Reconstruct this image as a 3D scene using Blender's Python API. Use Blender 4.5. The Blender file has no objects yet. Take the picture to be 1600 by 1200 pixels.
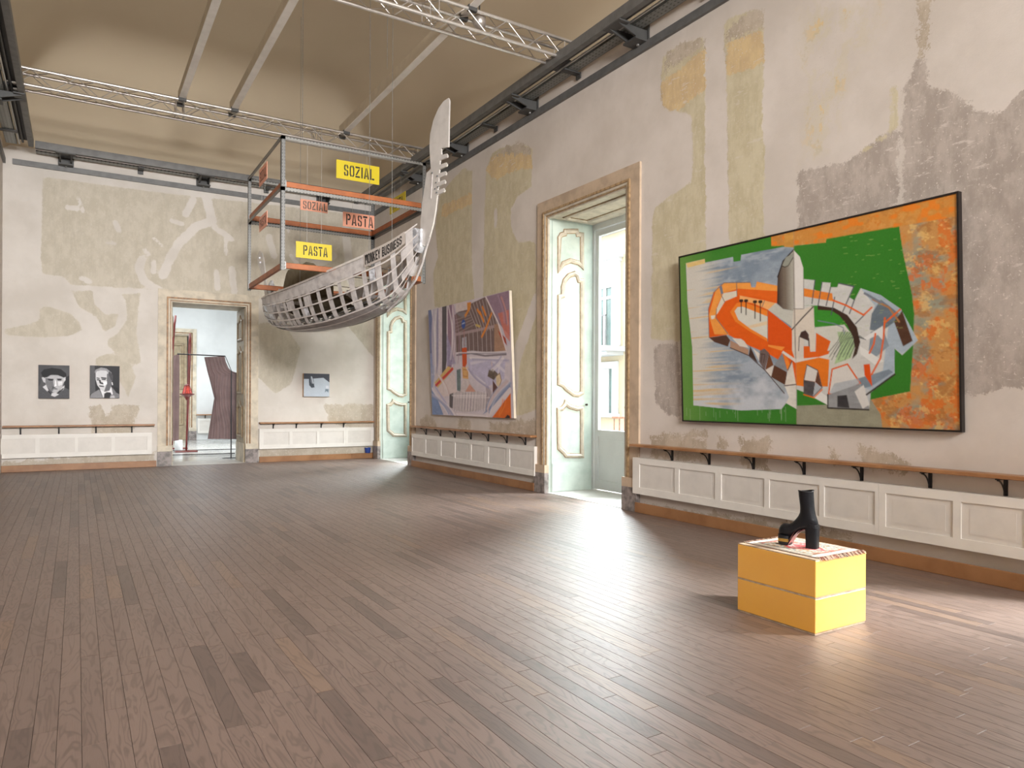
import bpy, math, random
import numpy as np
from mathutils import Vector

S = bpy.context.scene
C = S.collection
random.seed(7)
RNG = np.random.default_rng(11)

# ------------------------------------------------------------------ camera
FPX, YAW, ROLL, CY, H = 1113.85, 0.54779, 0.00487, 624.68, 1.4
_F = np.array([math.sin(YAW), math.cos(YAW), 0.0])
_R0 = np.array([math.cos(YAW), -math.sin(YAW), 0.0])
_U0 = np.array([0, 0, 1.0])
_R = _R0 * math.cos(ROLL) + _U0 * math.sin(ROLL)
_U = -_R0 * math.sin(ROLL) + _U0 * math.cos(ROLL)
_C = np.array([0, 0, H])
cam = bpy.data.objects.new('camera', bpy.data.cameras.new('camera'))
C.objects.link(cam)
cam.data.sensor_width = 36
cam.data.lens = 36 * FPX / 1600
cam.data.shift_y = (CY - 600) / 1600
cam.data.clip_start = 0.05
cam.data.clip_end = 200
from mathutils import Matrix
cam.matrix_world = Matrix(((_R[0], _U[0], -_F[0], 0), (_R[1], _U[1], -_F[1], 0), (_R[2], _U[2], -_F[2], H), (0, 0, 0, 1)))
S.camera = cam

# ------------------------------------------------------------------ light
S.view_settings.view_transform = 'Standard'
S.view_settings.look = 'None'
S.view_settings.gamma = 1
S.view_settings.use_curve_mapping = False
S.view_settings.exposure = 0.3

W, D, XL, YF = 6.05, 16.28, -1.2, -8.0      # right wall, back wall, left wall, wall behind the camera
world = bpy.data.worlds.new('overcast_sky')
S.world = world
world.use_nodes = True
bg = world.node_tree.nodes['Background']
bg.inputs[0].default_value = (0.86, 0.94, 1.0, 1)
bg.inputs[1].default_value = 4.6


def area(name, loc, rot, sx, sy, power, col=(1, 1, 1), portal=False):
    d = bpy.data.lights.new(name, 'AREA')
    d.shape = 'RECTANGLE'
    d.size, d.size_y, d.energy, d.color = sx, sy, power, col
    if portal:
        d.cycles.is_portal = True
    o = bpy.data.objects.new(name, d)
    C.objects.link(o)
    o.location = loc
    o.rotation_euler = rot
    return o


WIN_Y = [14.94, 7.98, 1.01, -5.9]
# brighter open sky along the street, falling obliquely through each French window
for y in WIN_Y:
    o = area('sky_stand_in', (10.6, y + 5.4, 6.9), (0, 0, 0), 4.2, 2.6, 5200 if y == 1.01 else 3000, (0.90, 0.95, 1.0))
    o.data.spread = math.radians(142)
    o.rotation_euler = Vector((-6.0, -9.0, -6.2)).to_track_quat('-Z', 'Y').to_euler()
# added area light outside the window right of the frame, brightening the plinth's near face
o = area('sky_stand_in', (8.3, -1.5, 5.5), (0, 0, 0), 2.0, 1.6, 650, (0.95, 0.97, 1.0))
o.data.spread = math.radians(58)
o.rotation_euler = Vector((-4.1, 4.5, -5.2)).to_track_quat('-Z', 'Y').to_euler()
# unseen fill lights added behind the camera to brighten walls and ceiling
FILLS = [area('fill_light', (3.0, -5.0, 5.3), (math.radians(80), 0, math.radians(-8)), 2.4, 2.0, 290, (1.0, 0.98, 0.97)),
         area('fill_light', (0.3, -5.0, 5.2), (math.radians(82), 0, math.radians(-3)), 2.4, 2.0, 310, (1.0, 0.98, 0.97)),
         area('ceiling_fill', (2.4, -3.0, 6.2), (math.radians(155), 0, 0), 4.0, 1.5, 60, (1.0, 0.97, 0.93)),  # added fill aimed upwards to lift the ceiling
         area('annex_fill', (1.6, 22, 4.9), (0, 0, 0), 4.0, 5.0, 270, (0.93, 0.97, 1.0))]  # added fill brightening the room beyond the doorway
FILLS[1].data.spread = math.radians(70)
FILLS[0].data.spread = math.radians(110)


# ------------------------------------------------------------------ maths helpers
def ray(u, v):
    return _F + _R * (u - 800) / FPX - _U * (v - CY) / FPX


def onx(u, v, x):
    d = ray(u, v)
    return _C + d * ((x - _C[0]) / d[0])


def ony(u, v, y):
    d = ray(u, v)
    return _C + d * ((y - _C[1]) / d[1])


def onz(u, v, z):
    d = ray(u, v)
    return _C + d * ((z - _C[2]) / d[2])


def proj(P):
    P = np.asarray(P, float) - _C
    z = P @ _F
    return 800 + FPX * (P @ _R) / z, CY - FPX * (P @ _U) / z, z


def lin(r, g, b):
    return tuple(((x / 255) / 12.92 if x / 255 <= 0.04045 else ((x / 255 + 0.055) / 1.055) ** 2.4) for x in (r, g, b))


# ------------------------------------------------------------------ node helpers
def nmat(name):
    m = bpy.data.materials.new(name)
    m.use_nodes = True
    nt = m.node_tree
    return m, nt, nt.nodes['Principled BSDF']


def N(nt, t, **kw):
    n = nt.nodes.new(t)
    for k, v in kw.items():
        setattr(n, k, v)
    return n


def setin(nt, sock, val):
    if isinstance(val, bpy.types.NodeSocket):
        nt.links.new(val, sock)
    elif isinstance(val, tuple) and len(val) == 3 and sock.type == 'RGBA':
        sock.default_value = (*val, 1)
    else:
        sock.default_value = val


def mth(nt, op, a, b=0.0, c=None):
    n = N(nt, 'ShaderNodeMath', operation=op)
    setin(nt, n.inputs[0], a)
    setin(nt, n.inputs[1], b)
    if c is not None:
        setin(nt, n.inputs[2], c)
    return n.outputs[0]


def mixc(nt, f, a, b, blend='MIX'):
    n = N(nt, 'ShaderNodeMix', data_type='RGBA', blend_type=blend)
    setin(nt, n.inputs[0], f)
    setin(nt, n.inputs[6], a)
    setin(nt, n.inputs[7], b)
    return n.outputs[2]


def pos(nt, scale=(1, 1, 1), obj=False):
    if obj:
        src = N(nt, 'ShaderNodeTexCoord').outputs['Object']
    else:
        src = N(nt, 'ShaderNodeNewGeometry').outputs['Position']
    mp = N(nt, 'ShaderNodeMapping')
    mp.inputs['Scale'].default_value = scale
    nt.links.new(src, mp.inputs[0])
    return mp.outputs[0]


def noise(nt, vec, scale, detail=3.0, rough=0.55, dist=0.0):
    n = N(nt, 'ShaderNodeTexNoise')
    nt.links.new(vec, n.inputs['Vector'])
    n.inputs['Scale'].default_value = scale
    n.inputs['Detail'].default_value = detail
    n.inputs['Roughness'].default_value = rough
    n.inputs['Distortion'].default_value = dist
    return n.outputs[0]


def ramp(nt, f, a, b, lo=0.0, hi=1.0):
    n = N(nt, 'ShaderNodeMapRange', interpolation_type='SMOOTHSTEP')
    setin(nt, n.inputs[0], f)
    n.inputs[1].default_value, n.inputs[2].default_value = a, b
    n.inputs[3].default_value, n.inputs[4].default_value = lo, hi
    return n.outputs[0]


def bump(nt, bs, h, strength=0.2, dist=0.01):
    b = N(nt, 'ShaderNodeBump')
    b.inputs['Strength'].default_value = strength
    b.inputs['Distance'].default_value = dist
    nt.links.new(h, b.inputs['Height'])
    nt.links.new(b.outputs[0], bs.inputs['Normal'])


_simple = {}


def simple(name, col, rough=0.5, metal=0.0, var=0.12, vscale=6.0, spec=0.5, bmp=0.0, col2=None):
    if name in _simple:
        return _simple[name]
    m, nt, bs = nmat(name)
    p = pos(nt)
    n = noise(nt, p, vscale, 4)
    c2 = col2 if col2 else tuple(x * (1 - var * 2.2) for x in col)
    nt.links.new(mixc(nt, ramp(nt, n, 0.35, 0.7), col, c2), bs.inputs['Base Color'])
    bs.inputs['Roughness'].default_value = rough
    bs.inputs['Metallic'].default_value = metal
    bs.inputs['Specular IOR Level'].default_value = spec
    if bmp:
        bump(nt, bs, noise(nt, p, vscale * 6, 3), bmp, 0.004)
    _simple[name] = m
    return m


# ------------------------------------------------------------------ mesh helpers
class MB:
    def __init__(self):
        self.v, self.f, self.m = [], [], []

    def add(self, vs, fs, mi=0):
        o = len(self.v)
        self.v += [tuple(map(float, p)) for p in vs]
        self.f += [tuple(i + o for i in q) for q in fs]
        self.m += [mi] * len(fs)
        return self

    def box(self, x0, x1, y0, y1, z0, z1, mi=0):
        x0, x1 = min(x0, x1), max(x0, x1)
        y0, y1 = min(y0, y1), max(y0, y1)
        z0, z1 = min(z0, z1), max(z0, z1)
        return self.add([(x0, y0, z0), (x1, y0, z0), (x1, y1, z0), (x0, y1, z0), (x0, y0, z1), (x1, y0, z1), (x1, y1, z1), (x0, y1, z1)],
                        [(0, 3, 2, 1), (4, 5, 6, 7), (0, 1, 5, 4), (1, 2, 6, 5), (2, 3, 7, 6), (3, 0, 4, 7)], mi)

    def cbox(self, x0, x1, y0, y1, z0, z1, c, mi=0):
        """box with chamfered edges (three slabs hulled)"""
        vs, fs = [], []
        import itertools
        idx = {}
        X, Y, Z = (x0, x1), (y0, y1), (z0, z1)
        for i, j, k in itertools.product((0, 1), repeat=3):
            sx, sy, sz = (c if i == 0 else -c), (c if j == 0 else -c), (c if k == 0 else -c)
            for a in range(3):
                idx[(i, j, k, a)] = len(vs)
                vs.append((X[i] + (0 if a == 0 else sx), Y[j] + (0 if a == 1 else sy), Z[k] + (0 if a == 2 else sz)))
        for a in range(3):
            b, d = [q for q in range(3) if q != a]
            for s in (0, 1):
                q = []
                for t, w in ((0, 0), (1, 0), (1, 1), (0, 1)):
                    key = [0, 0, 0]
                    key[a], key[b], key[d] = s, t, w
                    q.append(idx[(*key, a)])
                fl = (s == 1) ^ (a == 1)
                fs.append(tuple(q if fl else q[::-1]))
        for a, b in ((0, 1), (0, 2), (1, 2)):
            d = 3 - a - b
            for s in (0, 1):
                for t in (0, 1):
                    k0, k1 = [0, 0, 0], [0, 0, 0]
                    k0[a] = k1[a] = s
                    k0[b] = k1[b] = t
                    k1[d] = 1
                    q = (idx[(*k0, a)], idx[(*k1, a)], idx[(*k1, b)], idx[(*k0, b)])
                    fs.append(q)
        for i, j, k in itertools.product((0, 1), repeat=3):
            fs.append((idx[(i, j, k, 0)], idx[(i, j, k, 1)], idx[(i, j, k, 2)]))
        return self.add(vs, fs, mi)

    def tube(self, pts, r, n=8, closed=False, mi=0, cap=True):
        pts = [Vector(p) for p in pts]
        L = len(pts)
        rs = r if isinstance(r, (list, tuple)) else [r] * L
        o = len(self.v)
        ref = Vector((0, 0, 1))
        vs, fs = [], []
        for i, p in enumerate(pts):
            a = pts[i - 1] if (i > 0 or closed) else p
            b = pts[(i + 1) % L] if (i < L - 1 or closed) else p
            t = (b - a).normalized()
            rf = ref if abs(t.dot(ref)) < 0.95 else Vector((1, 0, 0))
            s = t.cross(rf).normalized()
            w = s.cross(t)
            for k in range(n):
                an = 2 * math.pi * k / n
                vs.append(p + (s * math.cos(an) + w * math.sin(an)) * rs[i])
        for i in range(L if closed else L - 1):
            j = (i + 1) % L
            for k in range(n):
                fs.append((i * n + k, i * n + (k + 1) % n, j * n + (k + 1) % n, j * n + k))
        if cap and not closed:
            fs.append(tuple(range(n))[::-1])
            fs.append(tuple((L - 1) * n + k for k in range(n)))
        return self.add(vs, fs, mi)

    def bar(self, p, q, w, h, up=(0, 0, 1), mi=0):
        p, q, up = Vector(p), Vector(q), Vector(up)
        t = (q - p).normalized()
        s = t.cross(up).normalized()
        n = s.cross(t)
        vs = []
        for a in (p, q):
            for i, j in ((-1, -1), (1, -1), (1, 1), (-1, 1)):
                vs.append(a + s * (w / 2 * i) + n * (h / 2 * j))
        return self.add(vs, [(0, 1, 2, 3), (7, 6, 5, 4), (0, 4, 5, 1), (1, 5, 6, 2), (2, 6, 7, 3), (3, 7, 4, 0)], mi)

    def prism(self, poly3, off, mi=0):
        """closed slab: polygon in 3D pushed along off"""
        n = len(poly3)
        off = np.asarray(off, float)
        vs = [np.asarray(p, float) for p in poly3] + [np.asarray(p, float) + off for p in poly3]
        fs = [tuple(range(n)), tuple(range(2 * n - 1, n - 1, -1))] + [(i, i + n, (i + 1) % n + n, (i + 1) % n) for i in range(n)]
        return self.add(vs, fs, mi)

    def grid(self, P, mi=0, flip=False):
        P = np.asarray(P, float)
        a, b = P.shape[:2]
        fs = []
        for i in range(a - 1):
            for j in range(b - 1):
                q = (i * b + j, i * b + j + 1, (i + 1) * b + j + 1, (i + 1) * b + j)
                fs.append(q[::-1] if flip else q)
        return self.add(P.reshape(-1, 3), fs, mi)

    def lathe(self, prof, cx, cy, n=20, mi=0):
        P = [[(cx + r * math.cos(2 * math.pi * k / n), cy + r * math.sin(2 * math.pi * k / n), z) for k in range(n + 1)] for r, z in prof]
        return self.grid(P, mi)

    def mesh(self, name, mats, off=(0, 0, 0), smooth=False):
        me = bpy.data.meshes.new(name)
        o = np.asarray(off, float)
        me.from_pydata([tuple(np.asarray(p) - o) for p in self.v] if any(off) else self.v, [], self.f)
        for m in (mats if isinstance(mats, (list, tuple)) else [mats]):
            me.materials.append(m)
        if any(self.m):
            me.polygons.foreach_set('material_index', self.m)
        if smooth:
            me.polygons.foreach_set('use_smooth', [True] * len(self.f))
        me.update()
        return me

    def build(self, name, mats, parent=None, smooth=False, org=None, fix=True):
        if org is None:
            org = world_loc(parent) if parent else (0, 0, 0)
        me = self.mesh(name, mats, org, smooth)
        if fix:
            import bmesh
            bm = bmesh.new()
            bm.from_mesh(me)
            bmesh.ops.recalc_face_normals(bm, faces=bm.faces)
            bm.to_mesh(me)
            bm.free()
        o = bpy.data.objects.new(name, me)
        C.objects.link(o)
        if parent:
            o.parent = parent
            pw = world_loc(parent)
            o.location = tuple(np.asarray(org) - np.asarray(pw))
        else:
            o.location = org
        return o


def world_loc(o):
    l = np.zeros(3)
    while o is not None:
        l += np.asarray(o.location)
        o = o.parent
    return tuple(l)


def thing(name, loc, label=None, cat=None, group=None, kind=None):
    o = bpy.data.objects.new(name, None)
    o.empty_display_size = 0.1
    C.objects.link(o)
    o.location = tuple(map(float, loc))
    tag(o, label, cat, group, kind)
    return o


def tag(o, label=None, cat=None, group=None, kind=None):
    for k, v in (('label', label), ('category', cat), ('group', group), ('kind', kind)):
        if v:
            o[k] = v
    return o


def inst(name, me, parent, loc):
    o = bpy.data.objects.new(name, me)
    C.objects.link(o)
    o.parent = parent
    o.location = loc
    return o


# ------------------------------------------------------------------ value noise and a small raster painter (for painted pictures)
def vnoise(h, w, ny, nx, seed=0):
    r = np.random.default_rng(seed).random((ny + 2, nx + 2))
    y = np.linspace(0, ny, h)[:, None]
    x = np.linspace(0, nx, w)[None, :]
    iy, ix = np.floor(y).astype(int).clip(0, ny), np.floor(x).astype(int).clip(0, nx)
    fy, fx = y - iy, x - ix
    fy, fx = fy * fy * (3 - 2 * fy), fx * fx * (3 - 2 * fx)
    return (r[iy, ix] * (1 - fy) * (1 - fx) + r[iy + 1, ix] * fy * (1 - fx) + r[iy, ix + 1] * (1 - fy) * fx + r[iy + 1, ix + 1] * fy * fx)


def inpoly(X, Y, pts):
    ins = np.zeros(X.shape, bool)
    n = len(pts)
    for i in range(n):
        x0, y0 = pts[i]
        x1, y1 = pts[(i + 1) % n]
        if y0 == y1:
            continue
        c = (y0 > Y) != (y1 > Y)
        ins ^= c & (X < (x1 - x0) * (Y - y0) / (y1 - y0) + x0)
    return ins


def segdist(X, Y, pts, closed):
    d = np.full(X.shape, 1e9)
    n = len(pts)
    for i in range(n if closed else n - 1):
        x0, y0 = pts[i]
        x1, y1 = pts[(i + 1) % n]
        dx, dy = x1 - x0, y1 - y0
        t = (((X - x0) * dx + (Y - y0) * dy) / (dx * dx + dy * dy + 1e-12)).clip(0, 1)
        d = np.minimum(d, (X - x0 - t * dx) ** 2 + (Y - y0 - t * dy) ** 2)
    return np.sqrt(d)


def sdf(X, Y, pts):
    d = segdist(X, Y, pts, True)
    return np.where(inpoly(X, Y, pts), d, -d)


class Canvas:
    """colours on a (w x h) grid; coordinates are metres across (s to the right) and down (t)"""

    def __init__(self, wm, hm, w, h, col):
        self.wm, self.hm, self.w, self.h = wm, hm, w, h
        self.S, self.T = np.meshgrid(np.linspace(0, wm, w), np.linspace(0, hm, h))
        self.a = np.zeros((h, w, 3)) + np.array(lin(*col))
        self.px = wm / w

    def cov(self, pts):
        return (sdf(self.S, self.T, pts) / self.px + 0.5).clip(0, 1)

    def put(self, m, col):
        c = np.array(lin(*col)) if not isinstance(col, np.ndarray) else col
        self.a = self.a * (1 - m[..., None]) + c * m[..., None]

    def poly(self, pts, col, var=0.0, seed=1, alpha=1.0, feather=0.0):
        if feather:
            m = (sdf(self.S, self.T, pts) / feather + 0.5).clip(0, 1)
        else:
            m = self.cov(pts)
        c = np.array(lin(*col))
        if var:
            n = vnoise(self.h, self.w, 40, 40, seed) * 0.6 + vnoise(self.h, self.w, 110, 60, seed + 5) * 0.4
            c = c * (1 + (n[..., None] - 0.5) * 2 * var)
        self.put(m * alpha, c)

    def line(self, pts, wd, col, alpha=1.0):
        m = ((wd / 2 - segdist(self.S, self.T, pts, False)) / self.px + 0.5).clip(0, 1)
        self.put(m * alpha, col)

    def mesh(self, name, mat, fn):
        """fn(s, t) -> 3D"""
        P = fn(self.S.ravel(), self.T.ravel())
        w, h = self.w, self.h
        i = np.arange(w * h).reshape(h, w)
        q = np.stack([i[:-1, :-1], i[1:, :-1], i[1:, 1:], i[:-1, 1:]], -1).reshape(-1, 4)
        me = bpy.data.meshes.new(name)
        me.vertices.add(w * h)
        me.vertices.foreach_set('co', P.ravel())
        me.loops.add(q.size)
        me.loops.foreach_set('vertex_index', q.ravel())
        me.polygons.add(len(q))
        me.polygons.foreach_set('loop_start', np.arange(0, q.size, 4))
        me.polygons.foreach_set('loop_total', np.full(len(q), 4))
        at = me.color_attributes.new('paint', 'FLOAT_COLOR', 'POINT')
        rgba = np.ones((w * h, 4))
        rgba[:, :3] = self.a.reshape(-1, 3).clip(0, 1)
        at.data.foreach_set('color', rgba.ravel())
        me.update()
        me.validate()
        me.materials.append(mat)
        return me


def paint_mat(name, rough=0.5, bmp=0.1):
    m, nt, bs = nmat(name)
    a = N(nt, 'ShaderNodeAttribute', attribute_name='paint')
    p = pos(nt)
    n = noise(nt, p, 55, 4)
    nt.links.new(mixc(nt, 0.12, a.outputs['Color'], mixc(nt, n, (0, 0, 0), (1, 1, 1)), 'OVERLAY'), bs.inputs['Base Color'])
    bs.inputs['Roughness'].default_value = rough
    bs.inputs['Specular IOR Level'].default_value = 0.15
    bump(nt, bs, n, bmp, 0.003)
    return m

# ================================================================== SETTING
# ---------------------------------------------------------------- plaster walls with old paint layers showing
def wall_mat(name, base, layers):
    """layers: list of (attribute, colour a, colour b, edge noise amount, speckle)"""
    m, nt, bs = nmat(name)
    p = pos(nt)
    n1 = noise(nt, p, 1.1, 5, 0.6)
    n2 = noise(nt, p, 9, 5, 0.65)
    n3 = noise(nt, pos(nt, (1, 1, 0.6)), 6, 6, 0.7)
    fine = noise(nt, p, 60, 3, 0.7)
    drip = noise(nt, pos(nt, (1, 1, 0.12)), 16, 5, 0.7)
    rot = N(nt, 'ShaderNodeMapping')
    rot.inputs['Rotation'].default_value = (0.7, 0.7, 0.3)
    rot.inputs['Scale'].default_value = (1, 0.25, 1)
    nt.links.new(p, rot.inputs[0])
    speck = noise(nt, p, 38, 2, 0.5)
    scrt = noise(nt, rot.outputs[0], 17, 5, 0.72)
    col = mixc(nt, ramp(nt, n1, 0.3, 0.7), base, tuple(x * f for x, f in zip(base, (0.86, 0.85, 0.83))))
    col = mixc(nt, ramp(nt, n2, 0.55, 0.8, 0, 0.35), col, tuple(x * 0.82 for x in base))
    edge = mth(nt, 'ADD', mth(nt, 'MULTIPLY', mth(nt, 'SUBTRACT', n2, 0.5), 0.20), mth(nt, 'MULTIPLY', mth(nt, 'SUBTRACT', fine, 0.5), 0.10))
    hgt = fine
    for att, ca, cb, ea, spk in layers:
        a = N(nt, 'ShaderNodeAttribute', attribute_name=att).outputs['Fac']
        d = mth(nt, 'ADD', a, mth(nt, 'MULTIPLY', edge, ea))
        mask = ramp(nt, d, -0.012, 0.012)
        if ca is None:      # thin worn area: scattered remnants of the older coats
            big = noise(nt, pos(nt, (1, 1, 0.7)), 3.2, 6, 0.72)
            inside = ramp(nt, d, -0.05, 0.35)
            col = mixc(nt, mth(nt, 'MULTIPLY', inside, ramp(nt, big, 0.46, 0.52, 0, 0.45)), col, OLIVE)
            col = mixc(nt, mth(nt, 'MULTIPLY', inside, ramp(nt, big, 0.555, 0.585)), col, mixc(nt, ramp(nt, n2, 0.4, 0.6), OLIVE2, OCHRE))
            col = mixc(nt, mth(nt, 'MULTIPLY', inside, ramp(nt, fine, 0.62, 0.7, 0, 0.5)), col, GREY2)
            continue
        lc = mixc(nt, ramp(nt, n3, 0.38, 0.62), ca, cb)
        lc = mixc(nt, ramp(nt, drip, 0.5, 0.7, 0, 0.3), lc, tuple(x * 0.82 for x in cb))
        lc = mixc(nt, ramp(nt, fine, 0.6, 0.78, 0, spk), lc, tuple(x * 0.55 for x in ca))
        sc = noise(nt, pos(nt, (1, 1, 1)), 22, 5, 0.75, 0.6)
        lc = mixc(nt, ramp(nt, sc, 0.60, 0.68, 0, min(1, spk * 1.3)), lc, base)
        lc = mixc(nt, ramp(nt, speck, 0.66, 0.70, 0, min(1, spk * 1.4)), lc, base)
        lc = mixc(nt, ramp(nt, scrt, 0.60, 0.66, 0, min(1, spk * 1.2)), lc, base)
        col = mixc(nt, mask, col, lc)
        hgt = mth(nt, 'SUBTRACT', hgt, mth(nt, 'MULTIPLY', mask, 0.6))
    nt.links.new(col, bs.inputs['Base Color'])
    bs.inputs['Roughness'].default_value = 0.85
    bs.inputs['Specular IOR Level'].default_value = 0.25
    bump(nt, bs, hgt, 0.25, 0.006)
    return m


def axis_pts(a, b, step, extra):
    g = list(np.arange(a, b, step)) + [b] + list(extra)
    g = sorted(g)
    out = [g[0]]
    for x in g[1:]:
        if x - out[-1] > 1e-4:
            out.append(x)
    return np.array(out)


def wall_grid(name, mat, fn, a0, a1, z0, z1, holes, masks, step=0.05):
    """wall sheet with rectangular holes, carrying the distance fields of its paint layers"""
    A = axis_pts(a0, a1, step, [h[i] for h in holes for i in (0, 1)])
    Z = axis_pts(z0, z1, step, [h[i] for h in holes for i in (2, 3)])
    AA, ZZ = np.meshgrid(A, Z)
    co = fn(AA.ravel(), ZZ.ravel())
    na, nz = len(A), len(Z)
    i = np.arange(na * nz).reshape(nz, na)
    q = np.stack([i[:-1, :-1], i[:-1, 1:], i[1:, 1:], i[1:, :-1]], -1).reshape(-1, 4)
    ca = (A[:-1] + A[1:]) / 2
    cz = (Z[:-1] + Z[1:]) / 2
    CA, CZ = np.meshgrid(ca, cz)
    keep = np.ones(CA.shape, bool)
    for h in holes:
        keep &= ~((CA > h[0]) & (CA < h[1]) & (CZ > h[2]) & (CZ < h[3]))
    q = q[keep.ravel()]
    me = bpy.data.meshes.new(name)
    me.from_pydata(co.tolist(), [], q.tolist())
    for att, polys, cuts in masks:
        d = np.full(AA.shape, -0.6)
        for pl in polys:
            d = np.maximum(d, sdf(AA, ZZ, pl))
        for pl, r in cuts:
            d = np.minimum(d, segdist(AA, ZZ, pl, False) - r)
        me.attributes.new(att, 'FLOAT', 'POINT').data.foreach_set('value', d.ravel().astype(np.float32))
    me.materials.append(mat)
    o = bpy.data.objects.new(name, me)
    C.objects.link(o)
    o['kind'] = 'structure'
    return o


def RW(pts):
    return [tuple(onx(u, v, W)[[1, 2]]) for u, v in pts]


def BW(pts):
    return [tuple(ony(u, v, D)[[0, 2]]) for u, v in pts]


WHITE = lin(216, 207, 199)
OLIVE, OLIVE2 = lin(206, 196, 169), lin(194, 183, 154)
OCHRE, OCHRE2 = lin(216, 192, 148), lin(203, 178, 140)
GREY, GREY2 = lin(187, 176, 167), lin(168, 157, 148)
TAUPE, TAUPE2 = lin(176, 162, 144), lin(196, 183, 166)

olive = [
    [(1033, 112), (1037, 90), (1049, 77), (1071, 67), (1100, 56), (1102, 94), (1102, 169), (1101, 225), (1103, 300), (1103, 400), (1100, 535), (1018, 530), (1019, 350), (1022, 325), (1050, 305), (1080, 285), (1083, 265), (1082, 200), (1078, 180), (1060, 175), (1038, 170), (1034, 150)],
    [(1131, 41), (1137, 30), (1180, 14), (1192, 19), (1194, 94), (1191, 169), (1195, 244), (1192, 330), (1195, 375), (1190, 440), (1140, 440), (1139, 330), (1137, 225), (1135, 112), (1131, 68)],
    [(1392, 140), (1402, 132), (1402, 200), (1390, 202)],
    [(1378, 212), (1392, 200), (1394, 208), (1350, 240), (1345, 236)],
    [(708, 280), (725, 262), (738, 268), (737, 356), (737, 414), (741, 464), (742, 480), (679, 480), (677, 426), (684.6, 402), (680, 356), (687.5, 306)],
    [(759, 268), (769, 239), (787, 229), (816, 223), (832, 232), (830, 292), (810, 306), (798, 327), (798, 356), (810, 379), (836, 376), (839, 429), (838, 464), (816, 516), (803, 570), (798, 640), (757, 640), (755, 461), (757, 350)],
    [(842, 480), (839, 640), (806, 650), (812, 570)],
]
ochre = [
    [(1034, 150), (1034, 128), (1050, 116), (1080, 92), (1102, 74), (1102, 138), (1080, 158), (1060, 174), (1038, 171)],
    [(1133, 68), (1192, 45), (1194, 100), (1136, 117)],
    [(759, 268), (769, 244), (790, 234), (830, 240), (831, 262), (800, 268), (776, 282)],
    [(690, 322), (738, 300), (738, 318), (690, 340)],
]
grey = [
    [(1022, 540), (1062, 536), (1064, 655), (1044, 648), (1024, 628)],
    [(1247, 266), (1310, 258), (1345, 238), (1365, 222), (1393, 202), (1402, 204), (1402, 400), (1247, 400)],
    [(1412, 140), (1422, 125), (1432, 92), (1446, 92), (1450, 135), (1475, 138), (1505, 155), (1520, 170), (1545, 180), (1570, 172), (1590, 150), (1640, 120), (1660, 605), (1600, 605), (1545, 608), (1520, 618), (1480, 610), (1412, 420)],
]
mottle = [[(1242, -20), (1392, -20), (1386, 40), (1374, 85), (1350, 110), (1335, 150), (1330, 200), (1300, 256), (1246, 264), (1240, 120)]]
stain = [
    [(1043, 82), (1071, 67), (1100, 56), (1101, 74), (1060, 98), (1040, 112)], [(1133, 45), (1180, 14), (1192, 19), (1192, 44), (1133, 66)],
    [(772, 244), (790, 228), (816, 222), (830, 231), (828, 240), (800, 240)],
    [(1432, 0), (1456, -5), (1447, 75), (1440, 92), (1434, 70)],
    [(1018, 684), (1040, 676), (1064, 684), (1082, 672), (1105, 678), (1108, 722), (1018, 715)],
    [(1120, 676), (1136, 684), (1134, 702), (1118, 700)],
    [(1157, 682), (1168, 690), (1186, 686), (1203, 684), (1203, 735), (1158, 730)],
    [(1296, 705), (1316, 712), (1312, 726), (1296, 724)], [(1345, 700), (1372, 704), (1424, 720), (1420, 735), (1350, 728)],
    [(656, 655), (668, 650), (680, 658), (682, 672), (657, 670)], [(716, 652), (735, 655), (735, 674), (716, 671)], [(764, 658), (775, 662), (800, 657), (836, 654), (839, 682), (766, 676)],
    [(985, 786), (1100, 800), (1200, 815), (1330, 838), (1330, 850), (985, 800)],
]
openings = [(y - 0.9, y + 0.9, -0.03, 4.14) for y in WIN_Y]
m_right = wall_mat('plaster_right', WHITE, [
    ('grey', GREY, GREY2, 0.9, 0.5), ('olive', OLIVE, OLIVE2, 0.55, 0.35), ('ochre', OCHRE, OCHRE2, 0.9, 0.5), ('mottle', None, None, 0, 0), ('stain', TAUPE, TAUPE2, 1.6, 0.6)])
wall_right = wall_grid('wall_right', m_right, lambda a, z: np.stack([np.full_like(a, W), a, z], 1), YF, D + 0.02, -0.08, 6.45, openings,
                       [('grey', [RW(p) for p in grey], []), ('olive', [RW(p) for p in olive], [(RW([(838, 470), (803, 565)]), 0.12), (RW([(775, 330), (774, 352)]), 0.05)]),
                        ('ochre', [RW(p) for p in ochre], []), ('mottle', [RW(p) for p in mottle], []), ('stain', [RW(p) for p in stain], [])])

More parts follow.
